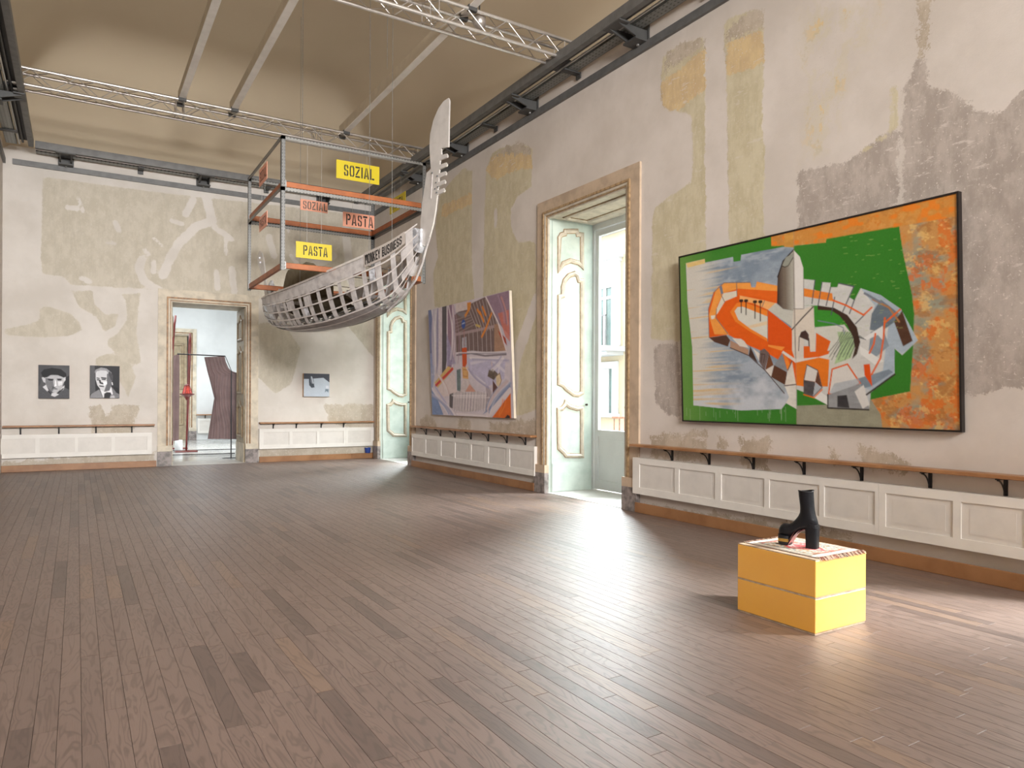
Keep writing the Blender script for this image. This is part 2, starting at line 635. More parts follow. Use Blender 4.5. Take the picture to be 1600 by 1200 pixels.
beige = [
    [(67, 276), (240, 300), (440, 322), (583, 338), (590, 360), (585, 560), (520, 480), (440, 470), (400, 466), (250, 456), (230, 451), (180, 449), (110, 445), (100, 432), (66, 428), (64, 400)],
    [(112, 455), (145, 454), (147, 475), (165, 492), (185, 490), (180, 510), (163, 518), (150, 495), (125, 480)],
    [(190, 460), (219, 458), (215, 490), (213, 520), (220, 565), (212, 572), (185, 555), (168, 540), (170, 530), (185, 520), (198, 500), (197, 470)],
    [(62, 482), (70, 478), (110, 490), (125, 505), (128, 517), (105, 525), (65, 527), (8, 523), (6, 515), (40, 508), (62, 500)],
    [(404, 505), (440, 500), (470, 545), (455, 600), (430, 615), (404, 590)],
    [(150, 560), (165, 553), (200, 556), (212, 590), (200, 620), (190, 600), (170, 570), (150, 572)],
]
b_stain = [
    [(1043, 82), (1071, 67), (1100, 56), (1101, 74), (1060, 98), (1040, 112)], [(1133, 45), (1180, 14), (1192, 19), (1192, 44), (1133, 66)],
    [(772, 244), (790, 228), (816, 222), (830, 231), (828, 240), (800, 240)],
    [(140, 635), (155, 632), (166, 650), (176, 634), (218, 634), (209, 664), (207, 680), (143, 680)],
    [(505, 632), (583, 632), (583, 672), (562, 672), (515, 660)],
    [(0, 722), (60, 718), (241, 706), (241, 720), (0, 735)], [(405, 700), (583, 692), (583, 712), (405, 716)],
]
squig = [([(322, 308), (332, 345), (305, 355), (280, 380), (265, 405), (255, 430)], 0.09), ([(302, 312), (290, 335)], 0.07), ([(222, 405), (217, 420), (225, 440), (250, 454)], 0.08),
         ([(335, 355), (362, 374)], 0.06), ([(240, 410), (240, 425)], 0.05), ([(226, 390), (232, 398)], 0.04), ([(240, 372), (254, 384)], 0.03), ([(352, 372), (353, 398)], 0.03),
         ([(338, 425), (340, 450)], 0.06), ([(362, 420), (366, 455)], 0.07), ([(180, 348), (186, 360)], 0.05), ([(106, 324), (120, 326)], 0.05), ([(122, 310), (130, 330)], 0.03),
         ([(165, 378), (180, 380)], 0.03), ([(128, 435), (140, 440)], 0.05), ([(268, 345), (284, 350)], 0.05), ([(480, 420), (520, 400)], 0.1), ([(540, 360), (548, 440)], 0.1),
         ([(420, 370), (428, 400)], 0.07), ([(455, 400), (470, 420)], 0.05), ([(445, 350), (452, 362)], 0.04)]
m_back = wall_mat('plaster_back', lin(219, 213, 206), [('beige', lin(204, 196, 181), lin(193, 185, 169), 0.35, 0.25), ('stain', lin(184, 173, 156), lin(198, 188, 173), 1.2, 0.5)])
DOOR = (1.66, 3.14, 3.40)
wall_back = wall_grid('wall_back', m_back, lambda a, z: np.stack([a, np.full_like(a, D), z], 1), XL - 0.02, W + 0.02, -0.08, 6.45, [(DOOR[0], DOOR[1], -0.03, DOOR[2])],
                      [('beige', [BW(p) for p in beige], [(BW(p), r) for p, r in squig]), ('stain', [BW(p) for p in b_stain], [])])
m_plain = simple('plaster_plain', WHITE, 0.85, var=0.06, vscale=1.5, spec=0.25)
wl = MB().add([(XL, YF, -.08), (XL, D, -.08), (XL, D, 6.45), (XL, YF, 6.45)], [(0, 1, 2, 3)]).build('wall_left', m_plain)
wl['kind'] = 'structure'
wf = MB().add([(XL, YF, -.08), (W, YF, -.08), (W, YF, 6.45), (XL, YF, 6.45)], [(0, 1, 2, 3)]).build('wall_front', m_plain)
wf['kind'] = 'structure'

# ---------------------------------------------------------------- coved ceiling
m_ceil, nt, bs = nmat('ceiling_paint')
nt.links.new(mixc(nt, noise(nt, pos(nt), 0.8, 3), lin(205, 190, 165), lin(196, 180, 154)), bs.inputs['Base Color'])
bs.inputs['Roughness'].default_value = 0.8
gx, gy = np.linspace(XL, W, 70), np.linspace(YF, D, 180)
GX, GY = np.meshgrid(gx, gy)
cw = 1.75
sx = np.minimum(GX - XL, W - GX) / cw
sy = np.minimum(GY - YF, D - GY) / cw


def cove(s):
    s = s.clip(0, 1)
    return 6.12 + 2.05 * np.sqrt(np.clip(1 - (1 - s) ** 2, 0, 1)) ** 1.15


zx, zy = cove(sx), cove(sy)
k = 9.0
GZ = -np.log(np.exp(-k * zx) + np.exp(-k * zy)) / k
ce = MB().grid(np.stack([GX, GY, GZ], -1)).build('ceiling', m_ceil, smooth=True)
ce['kind'] = 'structure'

# ---------------------------------------------------------------- plank floor
m_wood, nt, bs = nmat('brown_floorboards')
geo = N(nt, 'ShaderNodeNewGeometry')
rnd = mth(nt, 'FRACT', mth(nt, 'ADD', N(nt, 'ShaderNodeObjectInfo').outputs['Random'], geo.outputs['Random Per Island']))
off = N(nt, 'ShaderNodeCombineXYZ')
setin(nt, off.inputs[0], mth(nt, 'MULTIPLY', rnd, 37.0))
setin(nt, off.inputs[1], mth(nt, 'MULTIPLY', rnd, 91.0))
va = N(nt, 'ShaderNodeVectorMath', operation='ADD')
nt.links.new(geo.outputs['Position'], va.inputs[0])
nt.links.new(off.outputs[0], va.inputs[1])
mp = N(nt, 'ShaderNodeMapping')
mp.inputs['Scale'].default_value = (1, 0.16, 1)
nt.links.new(va.outputs[0], mp.inputs[0])
gn = noise(nt, mp.outputs[0], 9, 2.5, 0.5, 0.8)
rings = mth(nt, 'FRACT', mth(nt, 'MULTIPLY', gn, 9.0))
rings = mth(nt, 'ABSOLUTE', mth(nt, 'SUBTRACT', rings, 0.5))
mp2 = N(nt, 'ShaderNodeMapping')
mp2.inputs['Scale'].default_value = (1, 0.03, 1)
nt.links.new(va.outputs[0], mp2.inputs[0])
fib = noise(nt, mp2.outputs[0], 240, 3, 0.6)
tone = mixc(nt, rnd, lin(112, 93, 84), lin(120, 100, 90))
tone = mixc(nt, mth(nt, 'GREATER_THAN', mth(nt, 'FRACT', mth(nt, 'MULTIPLY', rnd, 17.3)), 0.9), tone, lin(96, 79, 71))
tone = mixc(nt, mth(nt, 'GREATER_THAN', mth(nt, 'FRACT', mth(nt, 'MULTIPLY', rnd, 29.7)), 0.95), tone, lin(124, 101, 86))
tone = mixc(nt, ramp(nt, rings, 0.22, 0.5, 0, 0.45), tone, lin(66, 50, 42))
tone = mixc(nt, ramp(nt, fib, 0.5, 0.75, 0, 0.22), tone, lin(72, 55, 46))
scr = noise(nt, pos(nt, (1, 0.3, 1)), 5, 5, 0.7, 1.0)
tone = mixc(nt, ramp(nt, scr, 0.62, 0.72, 0, 0.10), tone, lin(190, 170, 150))
nt.links.new(tone, bs.inputs['Base Color'])
setin(nt, bs.inputs['Roughness'], mth(nt, 'ADD', 0.42, mth(nt, 'MULTIPLY', noise(nt, mp.outputs[0], 5, 4, 0.6), 0.20)))
bs.inputs['Specular IOR Level'].default_value = 0.7
bs.inputs['Coat Weight'].default_value = 0.35
bs.inputs['Coat Roughness'].default_value = 0.42
bs.inputs['Coat IOR'].default_value = 1.5
bump(nt, bs, mth(nt, 'ADD', fib, mth(nt, 'MULTIPLY', noise(nt, pos(nt), 14, 2), 1.2)), 0.12, 0.003)

m_gap = simple('floor_gap', lin(38, 27, 21), 0.9)
floor = MB().box(XL - .1, W + 0.05, YF, D + 0.05, -0.06, -0.016).build('floor', m_gap)
floor['kind'] = 'structure'
PW = 0.087
LENS = [0.6, 0.75, 0.88, 1.0, 1.15, 1.3]


def plank_geo(mb, x, y, L):
    g, c = 0.0008, 0.0012
    x0, x1, y0, y1 = x + g, x + PW - g, y + g, y + L - g
    mb.add([(x0, y0, -0.016), (x1, y0, -0.016), (x1, y1, -0.016), (x0, y1, -0.016),
            (x0, y0, -c * 0.6), (x1, y0, -c * 0.6), (x1, y1, -c * 0.6), (x0, y1, -c * 0.6),
            (x0 + c, y0 + c, 0), (x1 - c, y0 + c, 0), (x1 - c, y1 - c, 0), (x0 + c, y1 - c, 0)],
           [(8, 9, 10, 11), (4, 5, 9, 8), (5, 6, 10, 9), (6, 7, 11, 10), (7, 4, 8, 11), (0, 1, 5, 4), (1, 2, 6, 5), (2, 3, 7, 6), (3, 0, 4, 7)])


planks = []
ends = []
x = XL + 0.004
rr = random.Random(3)
while x < W - 0.01:
    y = YF + rr.random() * 0.6
    while y < D - 0.05:
        li = rr.randrange(len(LENS))
        L = LENS[li]
        if y + L > D - 0.05:
            if D - y > 0.06:
                ends.append((x, y, D - 0.01 - y))
            break
        u, v, z = proj((x + PW / 2, y + L / 2, 0))
        inside = z > 0.3 and -30 < u < 1640 and 620 < v < 1240
        planks.append(((L / z ** 3) if inside else 0.0, x, y, li))
        y += L
    x += PW
planks.sort(reverse=True)
pm = []
for L in LENS:
    mb = MB()
    plank_geo(mb, 0, 0, L)
    pm.append(mb.mesh('plank', m_wood))
rest = MB()
for i, (s, x, y, li) in enumerate(planks):
    if i < 300:
        inst('plank', pm[li], floor, (x, y, 0))
    elif y > -4:
        plank_geo(rest, x, y, LENS[li])
for x, y, L in ends:
    plank_geo(rest, x, y, L)
ro = rest.build('far_planks', m_wood, floor, fix=False)
ro['kind'] = 'stuff'

# ---------------------------------------------------------------- windows (French windows in deep panelled reveals)
m_cream = simple('cream_painted_wood', lin(200, 188, 170), 0.5, var=0.12, vscale=7)
m_frame = simple('stone_coloured_surround', lin(196, 174, 150), 0.7, var=0.12, vscale=4)
m_gold = simple('worn_gilding', lin(182, 154, 116), 0.5, 0.15, var=0.25, vscale=22, col2=lin(138, 112, 82))
m_mint = simple('pale_mint_paint', lin(190, 200, 192), 0.42, var=0.06, vscale=5, col2=lin(174, 186, 178))
m_white = simple('white_gloss_paint', lin(214, 216, 216), 0.35, var=0.03, vscale=3)
m_marble = simple('grey_marble', lin(150, 140, 136), 0.35, var=0.28, vscale=12)
m_thresh = simple('pale_stone_sill', lin(206, 202, 196), 0.4, var=0.08, vscale=5)
m_dark = simple('dark_bronze', lin(52, 44, 38), 0.4, 0.5)


def glass_mat():
    m = bpy.data.materials.new('clear_glass')
    m.use_nodes = True
    nt = m.node_tree
    out = nt.nodes['Material Output']
    nt.nodes.remove(nt.nodes['Principled BSDF'])
    t = N(nt, 'ShaderNodeBsdfTransparent')
    t.inputs[0].default_value = (0.95, 0.97, 0.96, 1)
    g = N(nt, 'ShaderNodeBsdfGlossy')
    g.inputs['Roughness'].default_value = 0.02
    mx = N(nt, 'ShaderNodeMixShader')
    mx.inputs[0].default_value = 0.04
    nt.links.new(t.outputs[0], mx.inputs[1])
    nt.links.new(g.outputs[0], mx.inputs[2])
    nt.links.new(mx.outputs[0], out.inputs[0])
    return m


m_glass = glass_mat()

_a = lambda x, y: (800 + x / 4.8, 240 + y / 4.8)
_b = lambda x, y: (800 + x / 4.615, 560 + y / 4.615)
SH_Y = 8.86
mold_px = [
    [_a(*p) for p in ((345, 895), (345, 625), (362, 597), (388, 590), (390, 570), (495, 570), (500, 595), (535, 597), (535, 870), (495, 832), (440, 817), (390, 837))],
    [_a(*p) for p in ((345, 1190), (345, 1062), (370, 1055), (370, 1000), (385, 945), (420, 903), (470, 885), (500, 905), (510, 940), (535, 942), (535, 1190))] +
    [_b(*p) for p in ((515, 0), (515, 255), (480, 275), (440, 270), (410, 247), (385, 230), (365, 205), (330, 190), (330, 0))],
    [_b(*p) for p in ((325, 357), (355, 350), (375, 325), (380, 302), (420, 335), (470, 350), (515, 345), (515, 715), (385, 712), (370, 690), (330, 655))],
]
mold_xz = [[tuple(ony(u, v, SH_Y)[[0, 2]]) for u, v in pl] for pl in mold_px]


def inset(pl, d):
    n = len(pl)
    ar = sum(pl[i][0] * pl[(i + 1) % n][1] - pl[(i + 1) % n][0] * pl[i][1] for i in range(n))
    sg = 1 if ar > 0 else -1
    out = []
    for i in range(n):
        p0, p1, p2 = (np.array(pl[i - 1]), np.array(pl[i]), np.array(pl[(i + 1) % n]))
        a, b = p1 - p0, p2 - p1
        a, b = a / (np.linalg.norm(a) + 1e-9), b / (np.linalg.norm(b) + 1e-9)
        na, nb = np.array((-a[1], a[0])) * sg, np.array((-b[1], b[0])) * sg
        m = na + nb
        l = max(0.5, m @ m / 2)
        out.append(tuple(p1 + m / l * d))
    return out


def moulding(outline, at, parent, mats, nrm):
    """raised ribbon between an outline and its inset, with gilded beads"""
    inn = inset(outline, 0.055)
    mid = inset(outline, 0.028)
    n = len(outline)
    mb = MB()
    P = []
    for k in range(n + 1):
        i = k % n
        P.append([at(outline[i], 0.0), at(outline[i], 0.018), at(mid[i], 0.032), at(inn[i], 0.014), at(inn[i], 0.0)])
    mb.grid(P, 0)
    for pl in (inset(outline, -0.006), inset(outline, 0.06)):
        mb.tube([at(q, 0.006) for q in pl], 0.0062, 5, True, 1)
    return mb.build('moulding', mats, parent)


def shutter(parent, y, sgn, x0, x1, z1, mats, shapes=mold_xz):
    """panelled shutter leaf folded against the reveal, facing sgn along Y"""
    leaf = MB().cbox(x0, x1, y, y - sgn * -0.045 if False else y + 0.045 * -sgn, 0.0, z1, 0.004).build('shutter', mats[0], parent)
    mb = MB().box(x0 + 0.01, x1 - 0.01, y + sgn * 0.012, y - sgn * 0.01, 0.02, 0.44)
    mb.build('plinth_board', mats[0], leaf)
    for pl in shapes:
        moulding(pl, lambda q, h: (q[0], y + sgn * h, q[1]), leaf, [mats[1], mats[2]], sgn)
    kb = MB().tube([(x1 - 0.1, y, 1.33), (x1 - 0.1, y + sgn * 0.035, 1.33)], [0.012, 0.018], 8)
    kb.build('knob', m_dark, leaf)
    return leaf


def architrave(parent, name, axis, c, a0, a1, z1, band, mats, step=0.05):
    """flat band and stepped gilded inner moulding around an opening; axis 0: on x=c facing -x, axis 1: on y=c facing -y"""
    def P(a, z, h):
        return (c - h, a, z) if axis == 0 else (a, c - h, z)

    def ring(d_out, d_in, h0, h1, mi, mb):
        o = [(a0 - d_out, 0), (a0 - d_out, z1 + d_out), (a1 + d_out, z1 + d_out), (a1 + d_out, 0)]
        i = [(a0 - d_in, 0), (a0 - d_in, z1 + d_in), (a1 + d_in, z1 + d_in), (a1 + d_in, 0)]
        for k in range(3):
            q = [P(*o[k], h0), P(*o[k + 1], h0), P(*i[k + 1], h0), P(*i[k], h0), P(*o[k], h1), P(*o[k + 1], h1), P(*i[k + 1], h1), P(*i[k], h1)]
            mb.add(q, [(0, 1, 2, 3), (4, 7, 6, 5), (0, 4, 5, 1), (1, 5, 6, 2), (2, 6, 7, 3), (3, 7, 4, 0)], mi)
    mb = MB()
    ring(band, 0.085, -0.01, 0.03, 0, mb)
    ring(0.092, 0.06, -0.01, 0.055, 1, mb)
    ring(0.065, 0.028, -0.01, 0.045, 2, mb)
    ring(0.03, 0.012, -0.01, 0.035, 1, mb)
    ring(0.014, -0.012, -0.01, 0.02, 2, mb)
    o = mb.build(name, mats, parent)
    for s, (p, q) in enumerate(((a0 - band - 0.004, a0 + 0.014), (a1 - 0.014, a1 + band + 0.004))):
        b = MB()
        lo, hi = P(p, 0, 0.065), P(q, 0.28, -0.01)
        b.box(lo[0], hi[0], lo[1], hi[1], 0, 0.30, 0)
        b.box(lo[0], hi[0], lo[1], hi[1], 0.302, 0.42, 1)
        b.build('plinth_block', [m_marble, mats[0]], parent)
    return o


XG = 6.9
for k, y in enumerate(WIN_Y):
    wn = thing('window_%d' % (k + 1), (W, y, 0), kind='structure')
    a0, a1 = y - 0.9, y + 0.9
    architrave(wn, 'architrave', 0, W, a0, a1, 4.14, 0.265, [m_frame, m_gold, m_cream])
    rv = MB()
    rv.box(W, 7.0, a1, a1 + 0.03, 0, 4.2)
    rv.box(W, 7.0, a0 - 0.03, a0, 0, 4.2)
    rv.build('reveal', m_mint, wn)
    sf = MB().box(W, 7.0, a0, a1, 4.14, 4.2)
    so = sf.build('soffit', m_cream, wn)
    for q in (0.16,):
        pl = [(W + 0.16, a0 + 0.15), (W + 0.62, a0 + 0.15), (W + 0.62, a1 - 0.15), (W + 0.16, a1 - 0.15)]
        moulding(pl, lambda p, h: (p[0], p[1], 4.14 - h), so, [m_cream, m_gold], 1)
    MB().box(W - 0.02, 7.02, a0, a1, -0.05, 0.006).build('threshold', m_thresh, wn)
    dy = (y - 7.98)
    shutter(wn, a1 - 0.015, -1, W + 0.06, W + 0.8, 4.12, (m_mint, m_cream, m_gold))
    shutter(wn, a0 + 0.015, 1, W + 0.06, W + 0.8, 4.12, (m_mint, m_cream, m_gold))
    # fixed frame and two glazed leaves
    fr = MB()
    fr.box(XG - 0.02, XG + 0.06, a1 - 0.05, a1 - .001, 0, 4.139).box(XG - 0.02, XG + 0.06, a0 + .001, a0 + 0.05, 0, 4.139).box(XG - 0.02, XG + 0.06, a0 + .0501, a1 - .0501, 4.05, 4.139)
    fr.build('window_frame', m_white, wn)
    for s in (0, 1):
        b0, b1 = (y + 0.004, a1 - 0.052) if s == 0 else (a0 + 0.052, y - 0.004)
        lf = MB()
        lf.box(XG, XG + 0.05, b0, b0 + 0.085, 0.02, 4.04).box(XG, XG + 0.05, b1 - 0.085, b1, 0.02, 4.04)
        i0, i1 = b0 + 0.0851, b1 - 0.0851
        lf.box(XG, XG + 0.05, i0, i1, 3.95, 4.04).box(XG, XG + 0.05, i0, i1, 0.84, 0.94).box(XG, XG + 0.05, i0, i1, 0.02, 0.16)
        lf.box(XG + 0.014, XG + 0.036, i0, i1, 0.1605, 0.8395)
        lf.box(XG + 0.006, XG + 0.0139, i0 + .05, i1 - .05, 0.22, 0.78)
        le = lf.build('glazed_leaf', m_white, wn)
        MB().box(XG + 0.02, XG + 0.026, b0 + 0.08, b1 - 0.08, 0.93, 3.96).build('pane', m_glass, le)
        if s == 0:
            hb = MB().tube([(XG, b0 + 0.045, 1.3), (XG - 0.045, b0 + 0.045, 1.3)], 0.009, 8)
            hb.lathe([(0.0, 1.272), (0.018, 1.278), (0.026, 1.30), (0.018, 1.322), (0.0, 1.328)], XG - 0.05, b0 + 0.045, 10)
            hb.build('handle', m_dark, le, smooth=True)
    # balcony slab and railing outside
    bl = MB().box(7.02, 7.66, a0 - 0.35, a1 + 0.35, -0.2, -0.02)
    bo = bl.build('balcony_slab', m_thresh, wn)
    m_rail = simple('rusty_iron', lin(150, 104, 84), 0.6, 0.2, var=0.2, vscale=30)
    for j in range(19):
        yy = a0 - 0.3 + j * (2.4 / 18)
        MB().tube([(7.58, yy, -0.02), (7.58, yy, 1.11)], 0.010, 6).build('baluster', m_rail, bo)
    MB().box(7.555, 7.605, a0 - 0.33, a1 + 0.33, 1.10, 1.135).build('handrail', m_rail, bo)

# ---------------------------------------------------------------- doorway in the back wall
door = thing('door_1', ((DOOR[0] + DOOR[1]) / 2, D, 0), kind='structure')
m_dframe = simple('cream_stone_surround', lin(214, 203, 183), 0.6, var=0.14, vscale=5)
m_olivew = simple('olive_brown_shutter_paint', lin(166, 150, 122), 0.5, var=0.14, vscale=8)
m_bronze = simple('brown_gilt_moulding', lin(156, 120, 82), 0.5, 0.15, var=0.28, vscale=16, col2=lin(112, 84, 58))
architrave(door, 'architrave', 1, D, DOOR[0], DOOR[1], DOOR[2], 0.25, [m_dframe, m_bronze, m_dframe])
DJ = 17.25
MB().box(DOOR[0] - 0.04, DOOR[0], D, DJ, 0, 3.45).box(DOOR[1], DOOR[1] + 0.04, D, DJ, 0, 3.45).build('jamb', m_dframe, door)
MB().box(DOOR[0] - 0.04, DOOR[1] + 0.04, D, DJ, DOOR[2], DOOR[2] + 0.06).build('lintel', m_dframe, door)
MB().box(DOOR[0], DOOR[1], D - 0.02, DJ + .02, -0.05, 0.004).build('threshold', m_thresh, door)
for s in (1, -1):
    xx = DOOR[1] - 0.01 if s == 1 else DOOR[0] + 0.01
    lf = MB().cbox(xx - 0.02, xx + 0.02, D + 0.06, DJ - 0.05, 0.0, 3.38, 0.004).build('shutter', m_olivew, door)
    MB().box(xx - s * 0.03, xx, D + 0.07, DJ - 0.06, 0.0, 0.42).build('plinth_board', m_dframe, lf)
    for z0, z1, arch in ((0.55, 1.35, 0), (1.5, 2.55, 1), (2.68, 3.25, 0)):
        p0, p1 = D + 0.2, DJ - 0.2
        pl = [(p0, z0), (p1, z0), (p1, z1 - 0.12), ((p0 + p1) / 2 + 0.12, z1 - 0.10), ((p0 + p1) / 2, z1), ((p0 + p1) / 2 - 0.12, z1 - 0.10), (p0, z1 - 0.12)]
        moulding(pl, lambda p, h, xx=xx, s=s: (xx - s * (0.02 + h), p[0], p[1]), lf, [m_olivew, m_bronze], 1)

# ---------------------------------------------------------------- baseboards
m_base = simple('honey_brown_skirting', lin(158, 114, 76), 0.4, var=0.12, vscale=3, col2=lin(136, 94, 60))


def skirting(name, axis, a0, a1, seams=(), face=None):
    b = [a0] + list(seams) + [a1]
    f = face
    root = None
    for i in range(len(b) - 1):
        p, q = b[i] + 0.0015, b[i + 1] - 0.0015
        mb = MB()
        if axis == 0:
            mb.cbox(f, f + 0.022, p, q, 0.0, 0.125, 0.004)
            mb.box(f + 0.0221, W + 0.005, p, q, 0.0, 0.012)
        else:
            mb.cbox(p, q, f, f + 0.022, 0.0, 0.125, 0.004)
            mb.box(p, q, f + 0.0221, D + 0.005, 0.0, 0.012)
        if root is None:
            root = mb.build(name, m_base)
            root['kind'] = 'structure'
        else:
            mb.build('board', m_base, root)


skirting('baseboard_right', 0, 1.01 + 1.17, 7.98 - 1.15, (4.65,), 5.975)
skirting('baseboard_right', 0, 7.98 + 1.17, 14.94 - 1.1, (10.2, 12.3), 5.975)
skirting('baseboard_back', 1, XL, DOOR[0] - 0.27, (), D - 0.075)
skirting('baseboard_back', 1, DOOR[1] + 0.27, W - 0.02, (5.5,), D - 0.075)

# ---------------------------------------------------------------- the room beyond the doorway
AX0, AX1, AY0, AY1, AZ = -1.0, 6.05, DJ, 26.0, 5.2
m_annex = simple('annex_white_plaster', lin(226, 228, 228), 0.85, var=0.05, vscale=1.2, spec=0.2)
m_terr = simple('pale_terrazzo', lin(190, 190, 186), 0.16, var=0.12, vscale=3, col2=lin(168, 168, 164))
o = MB().box(AX0, AX1, AY0 - 0.02, AY1 + 2.5, -0.06, -0.004).build('floor.001', m_terr)
o.name = 'floor_annex'
o['kind'] = 'structure'
o = MB().add([(AX0, AY0, AZ), (AX1, AY0, AZ), (AX1, AY1 + 2.5, AZ), (AX0, AY1 + 2.5, AZ)], [(0, 1, 2, 3)]).build('ceiling_annex', m_annex)
o['kind'] = 'structure'
ADL, ADR, ADZ = 2.15, 3.2, 3.5       # far doorway
mb = MB().box(AX0, ADL, AY1, AY1 + 0.3, 0, AZ).box(ADR, AX1, AY1, AY1 + 0.3, 0, AZ).box(ADL, ADR, AY1, AY1 + 0.3, ADZ, AZ)
mb.build('wall_annex_back', m_annex)['kind'] = 'structure'
mb = MB().box(AX0, DOOR[0] - 0.04, AY0 - 0.02, AY0, 0, AZ).box(DOOR[1] + 0.04, AX1, AY0 - 0.02, AY0, 0, AZ).box(DOOR[0] - 0.04, DOOR[1] + 0.04, AY0 - 0.02, AY0, DOOR[2] + 0.06, AZ)
mb.build('wall_annex_front', m_annex)['kind'] = 'structure'
MB().box(AX0 - 0.05, AX0, AY0, AY1 + 2.5, 0, AZ).build('wall_annex_left', m_annex)['kind'] = 'structure'
mb = MB().box(AX1, AX1 + 0.3, AY0, 20.2, 0, AZ).box(AX1, AX1 + 0.3, 22.6, AY1 + 2.5, 0, AZ).box(AX1, AX1 + 0.3, 20.2, 22.6, 4.0, AZ)
mb.build('wall_annex_right', m_annex)['kind'] = 'structure'
MB().box(AX0, AX1, AY1 + 2.5, AY1 + 2.6, 0, AZ).build('wall_annex_far', m_annex)['kind'] = 'structure'
d2 = thing('door_2', ((ADL + ADR) / 2, AY1, 0), kind='structure')
architrave(d2, 'architrave', 1, AY1, ADL, ADR, ADZ, 0.22, [m_dframe, m_bronze, m_dframe])
lf = MB().cbox(ADL + 0.42, ADR - 0.06, AY1 + 0.05, AY1 + 0.10, 0, ADZ, 0.004).build('door_leaf', m_olivew, d2)
for z0, z1 in ((0.5, 1.5), (1.7, 3.2)):
    pl = [(ADL + 0.52, z0), (ADR - 0.16, z0), (ADR - 0.16, z1), (ADL + 0.52, z1)]
    moulding(pl, lambda p, h: (p[0], AY1 + 0.05 - h, p[1]), lf, [m_olivew, m_bronze], 1)

# ---------------------------------------------------------------- house across the street
m_fac = simple('cream_stucco', lin(160, 146, 122), 0.9, var=0.05, vscale=1.2)
m_facw = simple('white_stucco_trim', lin(172, 172, 174), 0.8, var=0.03, vscale=2)
m_pane = simple('far_window_pane', lin(80, 96, 95), 0.15, 0.0, var=0.15, vscale=1.5)
m_shut = simple('far_roller_shutter', lin(140, 140, 138), 0.7, var=0.06)
m_iron = simple('grey_iron', lin(84, 82, 84), 0.6, 0.2)
XF = 13.0
fac = thing('facade', (XF, 15.5, 0), 'cream stucco house front with white window surrounds across the street', 'building')
MB().box(XF, XF + 0.4, -14, 40, -6, 6.15).build('wall', m_fac, fac)
co = MB().box(XF - 0.35, XF + 0.4, -14, 40, 6.28, 6.42).box(XF - 0.15, XF + 0.4, -14, 40, 6.14, 6.28).build('cornice', m_facw, fac)
dm = MB()
for j in range(150):
    yy = 5 + j * 0.16
    dm.box(XF - 0.28, XF - 0.1, yy, yy + 0.08, 6.16, 6.275)
do = dm.build('dentils', m_facw, co)
do['kind'] = 'stuff'
for yc in (16.15, 12.9, 19.4, 9.7, 6.4):
    g = MB()
    g.box(XF - 0.06, XF, yc + 0.36, yc + 0.68, 2.94, 5.3).box(XF - 0.06, XF, yc - 0.68, yc - 0.36, 2.94, 5.3).box(XF - 0.059, XF, yc - 0.3599, yc + 0.3599, 5.0, 5.3)
    g.box(XF - 0.18, XF, yc - 0.78, yc + 0.78, 5.4, 5.5).box(XF - 0.1, XF, yc - 0.72, yc + 0.72, 5.301, 5.399)
    w1 = g.build('window', m_facw, fac)
    MB().box(XF - 0.012, XF - 0.001, yc - 0.359, yc + 0.359, 2.941, 4.999).build('pane', m_pane, w1)
    sh = MB()
    for j in range(6):
        sh.box(XF - 0.05, XF - 0.013, yc - 0.355, yc + 0.355, 4.62 + j * 0.063, 4.677 + j * 0.063)
    sh.build('roller_shutter', m_shut, w1)
    MB().box(XF - 0.042, XF - 0.0125, yc - 0.05, yc + 0.05, 2.945, 4.61).box(XF - 0.04, XF - 0.0125, yc + 0.0501, yc + 0.2999, 4.3, 4.38).box(XF - 0.04, XF - 0.0125, yc - 0.2999, yc - 0.0501, 4.3, 4.38).box(XF - 0.04, XF - 0.0125, yc - 0.357, yc - 0.30, 2.945, 4.61).box(XF - 0.04, XF - 0.0125, yc + 0.30, yc + 0.357, 2.945, 4.61).build('mullion', m_facw, w1)
    bs_ = MB().box(XF - 0.75, XF, yc - 0.9, yc + 0.9, 2.76, 2.9).box(XF - 0.6, XF, yc - 0.8, yc + 0.8, 2.66, 2.759).build('balcony', m_facw, fac)
    for j in range(15):
        yy = yc - 0.86 + j * 1.72 / 14
        MB().tube([(XF - 0.7, yy, 2.901), (XF - 0.7, yy, 3.72)], 0.012, 5).build('baluster', m_iron, bs_)
    MB().box(XF - 0.72, XF - 0.68, yc - 0.88, yc + 0.88, 3.71, 3.745).build('handrail', m_iron, bs_)
    g = MB()
    g.box(XF - 0.06, XF, yc + 0.36, yc + 0.6, 1.03, 2.5).box(XF - 0.06, XF, yc - 0.6, yc - 0.36, 1.03, 2.5).box(XF - 0.059, XF, yc - 0.3599, yc + 0.3599, 2.3, 2.5).box(XF - 0.12, XF, yc - 0.66, yc + 0.66, 0.92, 1.029)
    w2 = g.build('window', m_facw, fac)
    MB().box(XF - 0.012, XF - 0.001, yc - 0.359, yc + 0.359, 1.031, 2.299).build('pane', m_pane, w2)
    MB().box(XF - 0.04, XF - 0.0125, yc - 0.2, yc + 0.24, 1.035, 2.295).build('blind', m_facw, w2)
MB().box(7.1, XF, -14, 40, -6.2, -6).build('street', simple('street_paving', lin(150, 148, 144), 0.9))['kind'] = 'structure'

